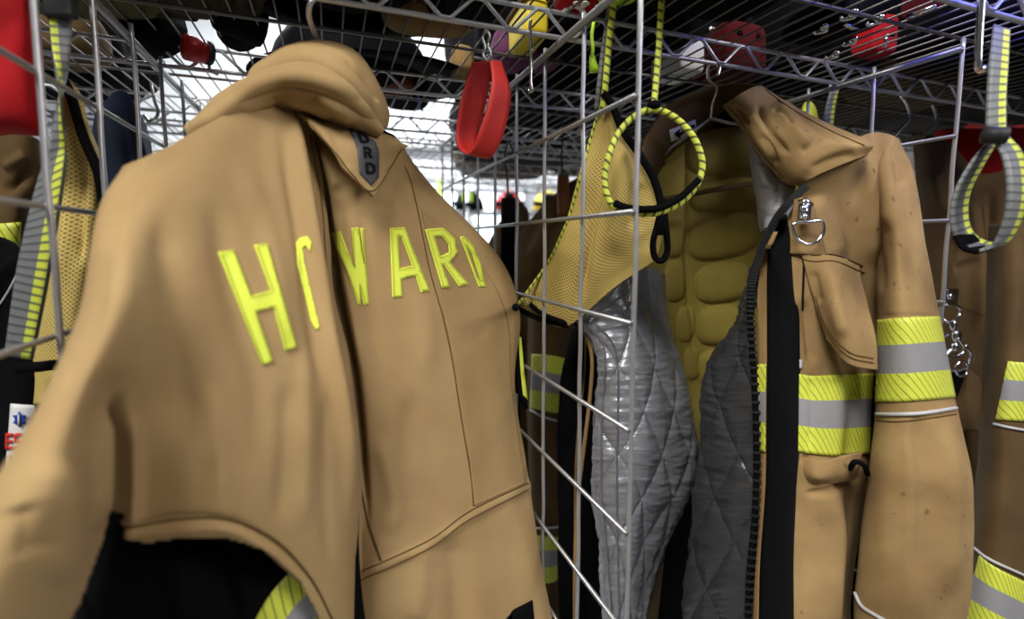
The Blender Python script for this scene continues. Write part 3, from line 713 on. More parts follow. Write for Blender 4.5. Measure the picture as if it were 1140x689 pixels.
CL = Surf([
 [(804, 118, .535), (822, 140, .50), (840, 165, .485), (866, 196, .47), (890, 208, .455)],
 [(809, 114, .50), (829, 140, .465), (846, 168, .445), (874, 202, .43), (896, 205, .42)],
 [(826, 102, .49), (848, 130, .445), (868, 158, .42), (890, 184, .41), (908, 196, .41)],
 [(844, 95, .51), (872, 118, .46), (905, 144, .42), (938, 160, .405), (946, 180, .41)],
 [(850, 97, .53), (880, 117, .50), (925, 139, .46), (970, 158, .42), (968, 172, .42)],
 [(845, 110, .57), (880, 130, .53), (925, 150, .49), (958, 166, .46), (948, 182, .45)]], 150, 130, noise=.001, nscale=50, seed=8,
 folds=[([(843, 112), (852, 138), (866, 156), (880, 174)], 3.5, -.006), ([(832, 120), (846, 150), (868, 182)], 8, .004), ([(862, 112), (880, 140), (905, 165)], 8, .0045),
  ([(878, 116), (910, 142), (945, 156), (965, 162)], 3, -.003), ([(816, 116), (826, 130), (840, 140)], 3, -.005), ([(858, 122), (872, 128), (884, 144)], 3, -.0045), ([(850, 150), (862, 168), (864, 186)], 3, -.004), ([(838, 128), (850, 140), (858, 152)], 4, .004), ([(890, 170), (905, 160), (915, 148)], 5, -.003), ([(900, 190), (925, 178), (955, 170)], 5, -.002)])
CL.build('collar', M['tan_worn'], t, .004)
seam('seam', [CL], [(812, 119), (830, 142), (846, 168), (872, 198)], .0005, M['thread'], t)
seam('seam', [CL], [(852, 100), (882, 122), (925, 146), (962, 162)], .0005, M['thread'], t)
seam('seam', [CL], [(900, 200), (924, 190), (955, 176)], .0005, M['thread'], t)
UP = Surf([
 [(832, 160, .50), (838, 165, .48), (862, 195, .465), (885, 200, .46)],
 [(838, 205, .50), (845, 208, .475), (865, 212, .455), (884, 214, .45)],
 [(846, 258, .50), (850, 255, .475), (854, 254, .462), (860, 252, .455)]], 60, 60, noise=.002, nscale=60, folds=[([(848, 180), (856, 210)], 5, .004), ([(870, 200), (858, 230)], 4, -.003)])
UP.build('lining_under_collar', M['quilt_lit'], t, .003)
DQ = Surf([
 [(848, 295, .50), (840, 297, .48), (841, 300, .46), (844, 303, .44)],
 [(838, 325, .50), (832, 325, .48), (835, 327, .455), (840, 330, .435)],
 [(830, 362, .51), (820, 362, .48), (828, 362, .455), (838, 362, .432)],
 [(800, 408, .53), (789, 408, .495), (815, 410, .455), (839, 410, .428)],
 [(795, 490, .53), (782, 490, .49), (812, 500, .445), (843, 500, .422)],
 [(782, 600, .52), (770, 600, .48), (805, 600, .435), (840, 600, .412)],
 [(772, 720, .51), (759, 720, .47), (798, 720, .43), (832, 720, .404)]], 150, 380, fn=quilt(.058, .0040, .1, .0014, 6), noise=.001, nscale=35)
DQ.build('quilted_lining', M['quilt_shaded'], t, .003)
zp = [(896, 208), (880, 223), (865, 241), (854, 262), (845, 284), (838, 306), (835, 332), (836, 372), (840, 430), (842, 507), (840, 577), (834, 641), (832, 700)]
zc = catmull(np.array(zp, float), 170); zh = [np.array(P(x, y, .4)) for x, y in zc]
dep = np.interp(zc[:, 1], [208, 262, 330, 430, 507, 577, 641, 700], [.417, .423, .427, .420, .414, .408, .402, .397])
zh = [P(x, y, d) for (x, y), d in zip(zc, dep)]
zt = thing('x', '', ''); bpy.data.objects.remove(zt)
z0 = tube('zipper', zh, .0026, M['black'], t, 8)
m = MB()
for i in range(0, len(zh), 2):
    a = zh[i]; T = zh[min(i+1, len(zh)-1)]-zh[max(i-1, 0)]; T /= np.linalg.norm(T); X = np.cross(T, [0, 1, 0]); X /= np.linalg.norm(X); Y = np.cross(T, X)
    m.box(a-np.array([0, .0015, 0]), (.0032, .0014, .0011), np.stack([X, Y, T], 1))
m.build('zipper_teeth', M['black_rubber'], z0, False, .0003)
strip('hook_tape', [FP], [(870, 241), (858, 262), (855, 300), (855, 340), (855, 427), (854, 534), (848, 620), (846, 700)], [(876, 238), (880, 268), (884, 330), (889, 357), (890, 481), (886, 545), (883, 620), (883, 700)], M['velcro'], t, 60, 8, .0013, .0012)
strip('facing_strip', [FP], [(862, 258), (850, 285), (845, 320), (844, 420), (847, 540), (841, 640), (838, 700)], [(866, 258), (856, 285), (852, 320), (853, 420), (852, 540), (846, 640), (845, 700)], M['tan_in'], t, 50, 4, .0010, .0015)
strip('reflective_trim', [FP], [(845, 406), (849, 405), (855, 405)], [(845, 500), (849, 502), (855, 503)], M['trim'], t, 8, 24, .0028)
strip('reflective_trim', [FP], [(889, 416), (905, 418), (930, 417), (972, 415)], [(888, 502), (905, 505), (930, 507), (968, 505)], M['trim'], t, 50, 24, .0016)
strip('facing_seam_tape', [FP], [(889, 400), (889, 410)], [(892, 400), (892, 410)], M['pipe'], t, 5, 3, .002)
PF = Surf([
 [(893, 284, .404), (925, 284, .396), (957, 294, .408)],
 [(903, 325, .398), (932, 330, .380), (966, 342, .400)],
 [(914, 360, .394), (940, 368, .374), (975, 380, .394)],
 [(920, 378, .392), (945, 405, .378), (977, 412, .394)]], 60, 90, noise=.001, nscale=60, folds=[([(925, 300), (932, 340), (940, 380)], 8, .0025), ([(905, 300), (912, 340)], 5, -.002)])
PF.build('pocket_flap', M['tan_worn'], t, .004)
for k in (0, 5): seam('flap_stitching', [PF], [(908, 330), (919, 366-k), (944, 396-k), (972, 404-k)], .0004, M['thread'], t)
seam('pocket_seam', [FP, PF], [(886, 280), (905, 284), (930, 284), (960, 296)], .0006, M['thread'], t)
seam('pocket_seam', [FP, PF], [(884, 285), (905, 291), (930, 291), (962, 304)], .0005, M['thread'], t)
decal('pocket_tuck', [FP], [[(893, 288), (910, 292), (908, 296), (893, 293)]], M['black'], t, .001, .0006)
seam('pocket_seam', [FP], [(895, 293), (894, 320), (893, 345)], .0009, M['thread_black'], t)
LP = Surf([[(884, 508, .395), (915, 512, .382), (962, 504, .41)], [(888, 525, .39), (915, 532, .375), (958, 520, .405)], [(892, 545, .395), (915, 540, .385), (952, 534, .415)]], 50, 24, noise=.0008, nscale=70)
LP.build('lower_pocket_flap', M['tan_worn'], t, .004)
tube('pocket_loop', pp((946, 522, .395), (952, 514, .388), (962, 518, .39), (966, 528, .40)), .0022, M['black'], t, 8, smooth=16)
# hook tab with D ring
TL = Surf([[(884, 222, .412), (894, 220, .405), (905, 224, .412)], [(882, 240, .410), (896, 240, .402), (910, 242, .410)], [(880, 262, .410), (897, 264, .404), (916, 264, .410)], [(880, 282, .408), (900, 284, .404), (920, 286, .408)]], 20, 30)
TL.build('ring_tab', M['tan_worn'], t, .003)
m = MB(); m.tube(pp((890, 226, .400), (896, 224, .397), (902, 228, .400)), .0028, 8); m.box(P(896, 236, .397), (.0045, .0012, .0065)); m.ball(P(895, 232, .395), (.0025, .0015, .0025)); m.ball(P(896, 241, .395), (.0022, .0015, .0022))
m.build('ring_clasp', M['chrome'], t, True)
tube('metal_ring', pp((884, 249, .396), (900, 247, .394), (914, 246, .396), (917, 257, .396), (910, 268, .396), (899, 272, .396), (888, 266, .396), (883, 256, .396)), .0014, M['chrome'], t, 8, True, 48)
# sleeve
SL = Surf([
 [(940, 170, .54), (952, 158, .51), (978, 149, .48), (1000, 156, .475), (1000, 162, .54)],
 [(950, 210, .50), (966, 205, .465), (990, 198, .432), (1017, 200, .44), (1012, 205, .5)],
 [(964, 285, .48), (974, 280, .445), (1001, 280, .405), (1031, 285, .43), (1026, 290, .5)],
 [(975, 350, .47), (979, 350, .42), (1008, 350, .39), (1045, 352, .42), (1040, 352, .5)],
 [(980, 450, .46), (977, 450, .41), (1018, 452, .38), (1063, 450, .41), (1055, 450, .5)],
 [(978, 540, .45), (968, 540, .405), (1022, 540, .37), (1081, 540, .40), (1070, 540, .49)],
 [(968, 640, .44), (955, 635, .405), (1020, 640, .368), (1082, 640, .40), (1070, 640, .49)],
 [(965, 740, .44), (950, 740, .405), (1015, 740, .37), (1068, 740, .40), (1060, 740, .49)]],
 170, 330, noise=.0016, nscale=26, seed=44, folds=[
 ([(990, 160), (1000, 180), (1004, 210)], 6, -.004), ([(978, 165), (985, 200), (990, 260)], 10, .004), ([(958, 200), (968, 250), (980, 330)], 7, -.004),
 ([(1018, 450), (1032, 540), (1022, 660)], 12, -.004), ([(1052, 470), (1062, 560), (1058, 670)], 10, .0035), ([(1040, 470), (1046, 560), (1040, 660)], 9, -.002), ([(990, 470), (985, 560), (990, 650)], 14, .002), ([(978, 352), (1010, 352), (1045, 352)], 3, -.001)])
SL.build('sleeve', M['tan_worn'], t, .004)
strip('reflective_trim', [SL], [(978, 356), (995, 355), (1020, 353), (1044, 352)], [(976, 447), (1000, 447), (1030, 445), (1062, 442)], M['trim'], t, 50, 26, .0014)
seam('piping', [SL], [(977, 461), (1000, 461), (1030, 459), (1063, 454)], .0016, M['pipe'], t, .001)
seam('piping', [SL], [(953, 660), (960, 674), (975, 684), (1000, 698)], .0016, M['pipe'], t, .001)
seam('seam', [SL], [(977, 468), (1005, 469), (1064, 461)], .0005, M['thread'], t)
# its hanger
t2 = thing('coat_hanger', 'wire hanger inside the neck of the open quilted coat', 'hanger')
tube('hook', pp((799, 84, .500), (801, 74, .502), (794, 70, .505), (788, 76, .51), (790, 90, .52), (798, 98, .535), (793, 115, .55), (791, 132, .56)), .0017, M['chrome'], t2, 8, smooth=60)
tube('shoulder_bar', pp((791, 132, .56), (770, 148, .56), (745, 166, .56), (715, 200, .56)), .0017, M['steel'], t2, 8)
tube('shoulder_bar', pp((791, 132, .56), (812, 137, .555), (840, 141, .55)), .0017, M['steel'], t2, 8)
tube('trouser_bar', pp((728, 224, .56), (780, 214, .565), (846, 203, .55)), .0030, M['brown'], t2, 8)

# ------------------------------------------------------------------ yellow mesh bag with rope and ring
t = thing('mesh_bag', 'yellow mesh bag with black trim hanging between the two nearest coats', 'mesh bag')
YB = Surf([
 [(667, 116, .475), (672, 113, .468), (677, 112, .466), (681, 113, .466), (687, 120, .47)],
 [(648, 190, .485), (660, 190, .468), (675, 188, .455), (693, 183, .45), (713, 178, .452)],
 [(632, 245, .50), (645, 247, .482), (662, 247, .465), (697, 240, .452), (734, 225, .447)],
 [(608, 295, .525), (625, 303, .505), (645, 312, .485), (692, 290, .46), (736, 262, .447)],
 [(575, 343, .555), (603, 357, .535), (632, 363, .51), (677, 325, .47), (729, 290, .449)]], 150, 170, noise=.0015, nscale=40,
 folds=[([(680, 120), (664, 200), (650, 300), (640, 350)], 6, -.009), ([(690, 150), (688, 220), (680, 290)], 12, .006), ([(660, 150), (640, 240), (605, 340)], 8, .004), ([(712, 200), (705, 260)], 9, -.004)])
YB.build('mesh_panel', M['net'], t, .003)
seam('black_hem', [YB], [(574, 342), (590, 350), (604, 356), (618, 359), (632, 362)], .0034, M['black'], t, 0, None, 8)
seam('black_hem', [YB], [(592, 338), (606, 349), (630, 358)], .0028, M['black'], t, .003, None, 8)
tube('black_trim', pp((672, 104, .455), (682, 118, .452), (693, 145, .445), (712, 172, .438), (728, 200, .436), (736, 230, .434), (737, 262, .434)), .0034, M['black'], t, 8, smooth=60)
tube('black_loop', pp((738, 222, .434), (741, 250, .432), (743, 278, .434), (737, 290, .434), (729, 286, .436), (727, 270, .437), (732, 250, .437), (736, 232, .436)), .0030, M['black'], t, 8, smooth=50)
seam('edge_rope', [YB], [(669, 119), (658, 155), (650, 187), (642, 215), (634, 242), (622, 270), (612, 290), (592, 318), (576, 340)], .0016, M['rope'], t, .0005, 80)
t = thing('rope', 'lime and black braided rope running up from the yellow mesh bag', 'rope')
tube('rope_strand', pp((671, 122, .458), (674, 95, .455), (677, 60, .45), (680, 30, .44), (684, -8, .43)), .0030, M['rope'], t, 10, smooth=50)
tube('black_strand', pp((664, 122, .464), (667, 95, .46), (671, 60, .455), (676, 28, .445), (680, -8, .44)), .0024, M['web'], t, 8, smooth=50)
t = thing('rope_loop', 'round lime and black rope loop hanging on a rope in front of the open coat', 'rope loop')
ring = pp((727, 122, .425), (708, 128, .425), (690, 146, .423), (679, 170, .42), (673, 200, .418), (680, 226, .415), (697, 235, .412), (715, 238, .41), (735, 236, .41), (757, 226, .412), (775, 207, .415), (782, 184, .418), (776, 160, .42), (762, 140, .423), (745, 127, .425))
tube('ring', ring, .0027, M['rope'], t, 10, True, 140)
tube('hanging_rope', pp((728, 116, .425), (731, 85, .43), (734, 45, .43), (737, -8, .425)), .0028, M['rope'], t, 10, smooth=40)
tube('black_sleeve', pp((684, 226, .412), (697, 231, .408), (715, 233, .406), (735, 231, .406), (757, 220, .408), (778, 200, .411)), .0030, M['black'], t, 8, smooth=50)
m = MB(); m.ball(P(728, 117, .424), (.006, .005, .004)); m.build('knot', M['black'], t)

# ------------------------------------------------------------------ webbing
t = thing('webbing_loop', 'red webbing loop hanging from the shelf by a metal clip', 'webbing loop')
ribbon('strap', [(527, 69, .43), (519, 92, .43), (512, 118, .43), (508, 152, .43), (512, 166, .42), (523, 170, .41), (532, 152, .403), (542, 122, .40), (548, 92, .402), (546, 68, .41)],
       [(546, 67, .447), (545, 90, .45), (539, 120, .45), (531, 152, .45), (534, 170, .44), (546, 175, .42), (559, 152, .415), (567, 118, .415), (567, 98, .415), (558, 69, .42)], M['red'], t, 90, False, .0018, 6)
ribbon('dark_lining', [(511, 166, .428), (523, 171, .414)], [(534, 172, .446), (546, 177, .426)], M['black'], t, 10, False, .001, 3)
tube('metal_clip', pp((541, 34, .42), (537, 42, .42), (540, 52, .42), (538, 62, .42), (543, 67, .42), (546, 60, .42), (543, 50, .42), (545, 40, .42)), .0013, M['chrome'], t, 8, True, 60)
tube('cross_pin', pp((526, 64, .42), (540, 66, .425), (556, 68, .43)), .0013, M['steel_dark'], t, 8)
t = thing('webbing_strap', 'grey and lime webbing strap ending in a loop, hanging at far right', 'webbing strap')
ribbon('strap', [(1106, 28, .375), (1101, 70, .365), (1098, 110, .36), (1097, 152, .355)], [(1124, 34, .37), (1122, 75, .36), (1120, 110, .355), (1120, 152, .35)], M['web'], t, 40, False, .0022, 5)
ribbon('loop', [(1103, 154, .36), (1080, 183, .36), (1064, 213, .36), (1059, 242, .36), (1066, 266, .358), (1086, 279, .35), (1106, 272, .345), (1119, 242, .34), (1122, 207, .34), (1117, 176, .345), (1106, 154, .352)],
       [(1110, 157, .385), (1095, 182, .385), (1080, 212, .385), (1077, 240, .385), (1084, 260, .383), (1102, 270, .375), (1122, 268, .36), (1138, 240, .355), (1144, 206, .355), (1138, 172, .36), (1122, 152, .365)], M['web'], t, 120, False, .0022, 6)
m = MB(); m.tube(pp((1094, 150, .352), (1121, 151, .346)), .0058, 10); m.build('slider', M['black_rubber'], t)
ribbon('black_keeper', [(1063, 262, .358), (1072, 276, .352), (1088, 281, .348)], [(1082, 262, .372), (1092, 272, .372), (1106, 276, .36)], M['black'], t, 20, False, .0035, 3)
t = thing('hook_rod', 'chrome hook rod hanging from the shelf front at far right', 'hook')
tube('rod', pp((1093, -20, .37), (1092, 10, .37), (1090, 40, .37), (1089, 70, .37), (1091, 78, .37), (1098, 76, .365)), .0024, M['chrome'], t, 10, smooth=40)
t = thing('hook_rod', 'short chrome hook rod hanging beside the red webbing loop', 'hook')
tube('rod', pp((591, 22, .43), (590, 30, .43), (591, 60, .43), (591, 92, .43), (593, 100, .43), (588, 101, .425)), .0014, M['chrome'], t, 10, smooth=40)
t = thing('webbing_strap', 'grey and lime webbing strap in front of the yellow mesh at far left', 'webbing strap')
ribbon('strap', [(80, 18, .345), (78, 60, .345), (68, 105, .34), (55, 160, .335), (42, 203, .335), (28, 260, .335), (18, 310, .335), (6, 395, .335)],
       [(54, 20, .34), (58, 60, .337), (68, 108, .33), (73, 160, .34), (72, 190, .338), (63, 255, .337), (52, 320, .337), (36, 400, .337)], M['web'], t, 90, False, .0022, 6)
m = MB(); m.box(P(67, 0, .34), (.0095, .004, .012)); m.build('buckle', M['black_rubber'], t, False, .002)

# ------------------------------------------------------------------ left of the left divider
t = thing('cloth_bag', 'red cloth bag hanging at the left edge behind the wire divider', 'bag')
s1 = Surf([[(-60, -30, .37), (-30, -30, .345), (10, -30, .335), (40, -25, .345), (46, -20, .38)],
 [(-60, 60, .37), (-30, 60, .345), (10, 60, .33), (42, 60, .345), (48, 60, .38)],
 [(-60, 130, .37), (-30, 135, .345), (10, 135, .335), (45, 140, .345), (48, 135, .38)],
 [(-50, 150, .39), (-25, 152, .375), (12, 148, .37), (45, 152, .37), (46, 145, .395)]], 60, 60, noise=.002, nscale=40, folds=[([(36, -10), (36, 60), (40, 140)], 5, -.003)])
s1.build('bag_body', M['red_cloth'], t, .004)
s2 = Surf([[(20, 8, .345), (40, 10, .335), (52, 20, .35)], [(22, 70, .345), (44, 70, .335), (56, 70, .35)], [(24, 140, .345), (44, 140, .335), (54, 120, .355)]], 20, 30)
t = thing('mesh_bag', 'yellow mesh bag hanging at far left behind the grey and lime strap', 'mesh bag')
s3 = Surf([[(66, 95, .40), (72, 90, .385), (80, 92, .385), (88, 105, .39), (90, 110, .41)],
 [(50, 200, .40), (62, 200, .38), (85, 200, .375), (108, 195, .38), (114, 200, .41)],
 [(40, 320, .40), (52, 320, .38), (75, 320, .372), (98, 320, .38), (106, 320, .41)],
 [(28, 450, .40), (38, 450, .38), (58, 450, .375), (76, 450, .38), (84, 450, .41)]], 70, 110, noise=.0015, nscale=40, folds=[([(75, 110), (78, 200), (70, 330)], 6, .004), ([(90, 180), (90, 300)], 5, -.004)])
s3.build('mesh_panel', M['net'], t, .003)
tube('black_trim', pp((70, 88, .38), (80, 110, .375), (92, 150, .37), (110, 195, .37), (116, 240, .375)), .0035, M['black'], t, 8, smooth=40)
tube('cross_strap', pp((22, 410, .36), (45, 408, .36), (70, 405, .36)), .004, M['black'], t, 8)
t = thing('turnout_coat', 'brown coat sleeve with lime trim at the left edge below the red bag', 'coat')
s4 = Surf([[(-60, 150, .48), (-20, 148, .46), (15, 146, .455), (42, 155, .47), (50, 165, .50)],
 [(-60, 200, .48), (-20, 205, .455), (15, 200, .45), (45, 205, .47), (48, 210, .5)],
 [(-60, 240, .47), (-20, 240, .45), (10, 240, .445), (28, 235, .46), (34, 235, .5)],
 [(-60, 330, .47), (-20, 330, .45), (5, 330, .445), (20, 330, .46), (26, 330, .5)]], 80, 90, noise=.002, nscale=30, folds=[([(0, 215), (25, 200), (40, 180)], 6, -.006), ([(5, 190), (30, 172)], 6, .005)])
s4.build('sleeve', M['brown'], t, .004)
strip('reflective_trim', [s4], [(-30, 250), (0, 249), (22, 247)], [(-30, 320), (0, 320), (18, 318)], M['trim_plain'], t, 20, 12, .0015)
t = thing('turnout_trousers', 'dark garment with white printed patch at the left edge', 'trousers')
s5 = Surf([[(-60, 255, .42), (-10, 262, .40), (20, 275, .395), (32, 300, .41), (34, 305, .45)],
 [(-60, 400, .42), (-10, 400, .395), (25, 400, .385), (45, 400, .40), (52, 400, .45)],
 [(-60, 520, .41), (-10, 520, .385), (20, 520, .375), (50, 520, .39), (58, 520, .44)],
 [(-60, 740, .40), (-10, 740, .375), (30, 740, .36), (90, 740, .38), (98, 740, .43)]], 80, 110, noise=.0025, nscale=26, folds=[([(20, 280), (0, 330), (-5, 380)], 5, .006)])
s5.build('leg_panel', M['black'], t, .004)
seam('pale_seam', [s5], [(28, 285), (12, 320), (-8, 350)], .0008, M['pipe'], t)
lbp = decal('printed_patch', [s5], [[(14, 449), (38, 451), (36, 480), (30, 508), (24, 538), (7, 540), (10, 500)]], M['white'], t, .0015, .0008, 6)
decal('star_emblem', [s5], [[(24+7*math.cos(a)*(1 if i % 2 else .6), 466+9*math.sin(a)*(1 if i % 2 else .6)) for i, a in enumerate(np.arange(12)*math.pi/6)]], M['blue'], lbp, .003, .0004, 6)
decal('emblem_rod', [s5], [[(23.4, 460), (24.8, 460), (24.6, 472), (23.3, 472)]], M['white'], lbp, .0042, .0003, 6)
for ch, x in zip('ESC', (10, 18, 27)): decal('letter', [s5], glyph(ch, [(x+1, 481), (x+8, 481), (x+7, 499), (x, 499)]), M['red_print'], lbp, .003, .0004, 6)
decal('print_mark', [s5], [[(15, 505), (22, 507), (20, 516), (24, 520), (16, 532), (10, 528), (14, 518)], [(15, 512), (17, 512), (15, 522), (13, 522)]], M['grey_patch'], lbp, .003, .0004, 6)
t = thing('garment', 'navy blue garment hanging behind the left divider, beside the tan coat', 'garment')
s6 = Surf([[(95, 160, .60), (110, 125, .575), (128, 104, .565), (142, 104, .565), (156, 125, .575), (166, 140, .61)],
 [(90, 190, .60), (108, 170, .56), (125, 165, .55), (142, 165, .55), (158, 165, .56), (170, 170, .60)],
 [(98, 230, .60), (110, 225, .56), (125, 225, .55), (142, 225, .55), (160, 225, .56), (172, 225, .6)],
 [(98, 330, .60), (110, 330, .56), (125, 330, .55), (142, 330, .55), (160, 330, .56), (172, 330, .6)]], 80, 80, noise=.002, nscale=30, folds=[([(118, 115), (112, 150), (108, 190)], 6, .006), ([(128, 120), (140, 160), (146, 200)], 6, -.007), ([(150, 140), (158, 180)], 5, .004)])
s6.build('garment_body', M['denim'], t, .004)
tube('hanger_hook', pp((168, 92, .56), (172, 112, .56), (176, 124, .56), (173, 132, .56), (166, 134, .56), (160, 128, .56)), .0018, M['chrome'], t, 8, smooth=40)

# ------------------------------------------------------------------ coats farther back
t = thing('turnout_coat', 'dark brown coat seen through the divider, striped sleeve beside black strap', 'coat')
b1 = Surf([[(560, 290, .86), (585, 252, .84), (620, 215, .83), (650, 195, .83), (670, 200, .88)],
 [(555, 350, .84), (585, 330, .81), (620, 310, .80), (655, 300, .80), (680, 300, .86)],
 [(560, 480, .82), (585, 480, .80), (620, 480, .79), (655, 480, .79), (690, 480, .86)],
 [(565, 740, .80), (590, 740, .78), (620, 740, .77), (655, 740, .77), (700, 740, .86)]], 90, 110, noise=.004, nscale=18, seed=6, folds=[([(632, 205), (600, 290), (585, 350)], 6, -.012), ([(650, 215), (625, 280), (605, 340)], 9, .012), ([(615, 240), (590, 290)], 5, .008)])
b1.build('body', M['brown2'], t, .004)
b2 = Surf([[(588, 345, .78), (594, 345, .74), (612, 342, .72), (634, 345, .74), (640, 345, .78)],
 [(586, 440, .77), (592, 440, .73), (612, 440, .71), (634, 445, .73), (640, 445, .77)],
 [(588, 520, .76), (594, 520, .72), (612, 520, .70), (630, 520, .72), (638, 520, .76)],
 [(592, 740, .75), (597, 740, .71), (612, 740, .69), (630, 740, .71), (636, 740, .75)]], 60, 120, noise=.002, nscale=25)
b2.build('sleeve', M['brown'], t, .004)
strip('reflective_trim', [b2], [(593, 394), (612, 395), (632, 400)], [(591, 454), (610, 458), (633, 462)], M['trim'], t, 26, 20, .002)
seam('piping', [b2], [(591, 456), (606, 464), (633, 471)], .0016, M['pipe'], t, .0015)
strip('reflective_trim', [b2], [(594, 594), (610, 596), (626, 598)], [(595, 648), (612, 648), (626, 640)], M['trim'], t, 26, 20, .002)
seam('piping', [b2], [(593, 588), (610, 587), (630, 585)], .0016, M['pipe'], t, .0015)
b3 = Surf([[(636, 365, .64), (645, 362, .62), (655, 370, .63)], [(620, 470, .64), (640, 470, .61), (665, 470, .63)], [(625, 740, .62), (645, 740, .60), (672, 740, .62)]], 30, 60, noise=.004, nscale=25)
b3.build('black_lining', M['black'], t, .004)
seam('hook_tape_edge', [b3], [(652, 370), (650, 420), (642, 500), (640, 600), (642, 700)], .0014, M['tan_in'], t)
t = thing('turnout_coat', 'brown coat shoulder in the gap just right of the lime-lettered coat', 'coat')
b4 = Surf([[(528, 300, 1.02), (545, 265, .99), (562, 240, .98), (580, 228, .98), (590, 240, 1.03)],
 [(530, 360, 1.0), (545, 340, .97), (560, 330, .96), (580, 330, .96), (595, 330, 1.02)],
 [(530, 560, .98), (545, 560, .95), (560, 560, .94), (580, 560, .94), (595, 560, 1.0)],
 [(540, 740, .98), (550, 740, .95), (565, 740, .94), (585, 740, .94), (600, 740, 1.0)]], 50, 70, noise=.004, nscale=18)
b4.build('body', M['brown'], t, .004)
t = thing('hanging_strap', 'wide black strap hanging between the farther coats', 'strap')
ribbon('strap', [(560, 220, .70), (559, 260, .70), (559, 330, .70), (562, 420, .70), (566, 520, .70)], [(573, 220, .72), (573, 260, .72), (574, 330, .72), (576, 420, .72), (580, 520, .72)], M['black'], t, 40, False, .006, 4)
tube('cord', pp((566, 220, .71), (564, 195, .71), (562, 175, .70), (566, 158, .70), (574, 175, .70)), .0016, M['black_rubber'], t, 8, smooth=30)
t = thing('strap_end', 'brown strap end hanging on a thin cord behind the rope bag', 'strap')
ribbon('strap', [(622, 195, .74), (621, 215, .74), (622, 240, .74)], [(632, 195, .745), (633, 215, .745), (632, 240, .745)], M['leather'], t, 12, False, .008, 4)
tube('cord', pp((626, 196, .74), (625, 170, .74), (627, 150, .73), (625, 130, .72)), .0014, M['black_rubber'], t, 8, smooth=20)

# far right coat, behind the third divider
t = thing('turnout_coat', 'brown coat with chrome clips at right edge behind the webbing loop', 'coat')
c1 = Surf([[(1015, 150, .78), (1030, 150, .74), (1058, 160, .71), (1085, 190, .70), (1110, 192, .70), (1160, 170, .72)],
 [(1020, 230, .76), (1032, 230, .72), (1060, 235, .69), (1090, 235, .68), (1120, 230, .675), (1170, 225, .70)],
 [(1030, 350, .74), (1040, 350, .70), (1065, 350, .67), (1095, 350, .66), (1125, 350, .66), (1180, 350, .69)],
 [(1040, 500, .72), (1052, 500, .69), (1072, 500, .66), (1095, 500, .65), (1125, 500, .65), (1180, 500, .68)],
 [(1050, 740, .70), (1060, 740, .68), (1080, 740, .65), (1100, 740, .64), (1130, 740, .64), (1180, 740, .67)]], 140, 160, noise=.003, nscale=20, seed=5,
 folds=[([(1058, 170), (1068, 210), (1066, 260), (1050, 290)], 7, -.010), ([(1076, 215), (1090, 300), (1085, 380)], 8, .007), ([(1100, 200), (1112, 300), (1108, 400)], 7, -.008), ([(1040, 190), (1050, 240)], 8, .007), ([(1060, 300), (1090, 290)], 4, -.006)])
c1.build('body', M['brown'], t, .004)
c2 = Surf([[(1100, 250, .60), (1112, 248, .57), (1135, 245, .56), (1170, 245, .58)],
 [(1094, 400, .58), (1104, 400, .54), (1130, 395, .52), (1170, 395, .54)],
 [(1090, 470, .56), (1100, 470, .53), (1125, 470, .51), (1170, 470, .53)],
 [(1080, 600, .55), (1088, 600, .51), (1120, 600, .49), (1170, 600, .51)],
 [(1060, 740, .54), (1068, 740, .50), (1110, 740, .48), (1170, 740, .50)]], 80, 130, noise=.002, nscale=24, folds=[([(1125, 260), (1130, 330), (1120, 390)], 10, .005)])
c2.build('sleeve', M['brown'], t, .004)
strip('reflective_trim', [c2], [(1122, 402), (1132, 403), (1160, 404)], [(1110, 467), (1128, 468), (1160, 470)], M['trim'], t, 24, 20, .002)
seam('piping', [c2], [(1108, 472), (1125, 476), (1150, 480)], .0016, M['pipe'], t, .0015)
seam('piping', [c2], [(1086, 610), (1105, 624), (1150, 645)], .0016, M['pipe'], t, .0015)
strip('reflective_trim', [c2], [(1092, 618), (1110, 632), (1150, 652)], [(1074, 690), (1100, 704), (1150, 730)], M['trim'], t, 24, 20, .002)
c3 = Surf([[(1068, 415, .61), (1078, 412, .60), (1090, 420, .61)], [(1062, 455, .60), (1082, 452, .59), (1104, 462, .60)], [(1066, 480, .60), (1086, 480, .59), (1108, 484, .60)]], 20, 20)
c3.build('pocket_flap', M['brown'], t, .004)
seam('seam', [c1], [(1048, 330), (1080, 345), (1120, 360)], .0006, M['thread'], t)
seam('seam', [c1], [(1094, 230), (1100, 300), (1096, 400)], .0006, M['thread'], t)
t = thing('snap_hooks', 'bunch of chrome snap hooks and rings on the far right coat', 'hook clips')
D = .585
m = MB(); m.box(P(1059, 331, D+.01), (.0075, .002, .011)); m.ball(P(1058, 330, D+.005), (.003, .003, .004)); m.build('clasp', M['chrome'], t, True, .0008)
tube('ring', pp((1048, 342, D), (1059, 339, D), (1069, 343, D), (1068, 352, D), (1058, 359, D-.005), (1049, 353, D)), .0017, M['chrome'], t, 8, True, 40)
m = MB(); m.ball(P(1062, 362, D-.005), (.004, .004, .007)); m.ball(P(1066, 374, D-.005), (.006, .004, .008)); m.ball(P(1064, 386, D-.004), (.004, .004, .006)); m.build('swivel', M['chrome'], t)
tube('hook', pp((1056, 372, D-.01), (1048, 380, D-.01), (1049, 392, D-.01), (1058, 398, D-.01), (1068, 396, D-.01), (1074, 388, D-.01), (1066, 376, D-.01)), .0017, M['chrome'], t, 8, False, 40)
tube('hook', pp((1060, 388, D), (1052, 398, D), (1055, 410, D), (1066, 412, D), (1078, 406, D), (1082, 394, D), (1074, 384, D)), .0019, M['chrome'], t, 8, False, 40)
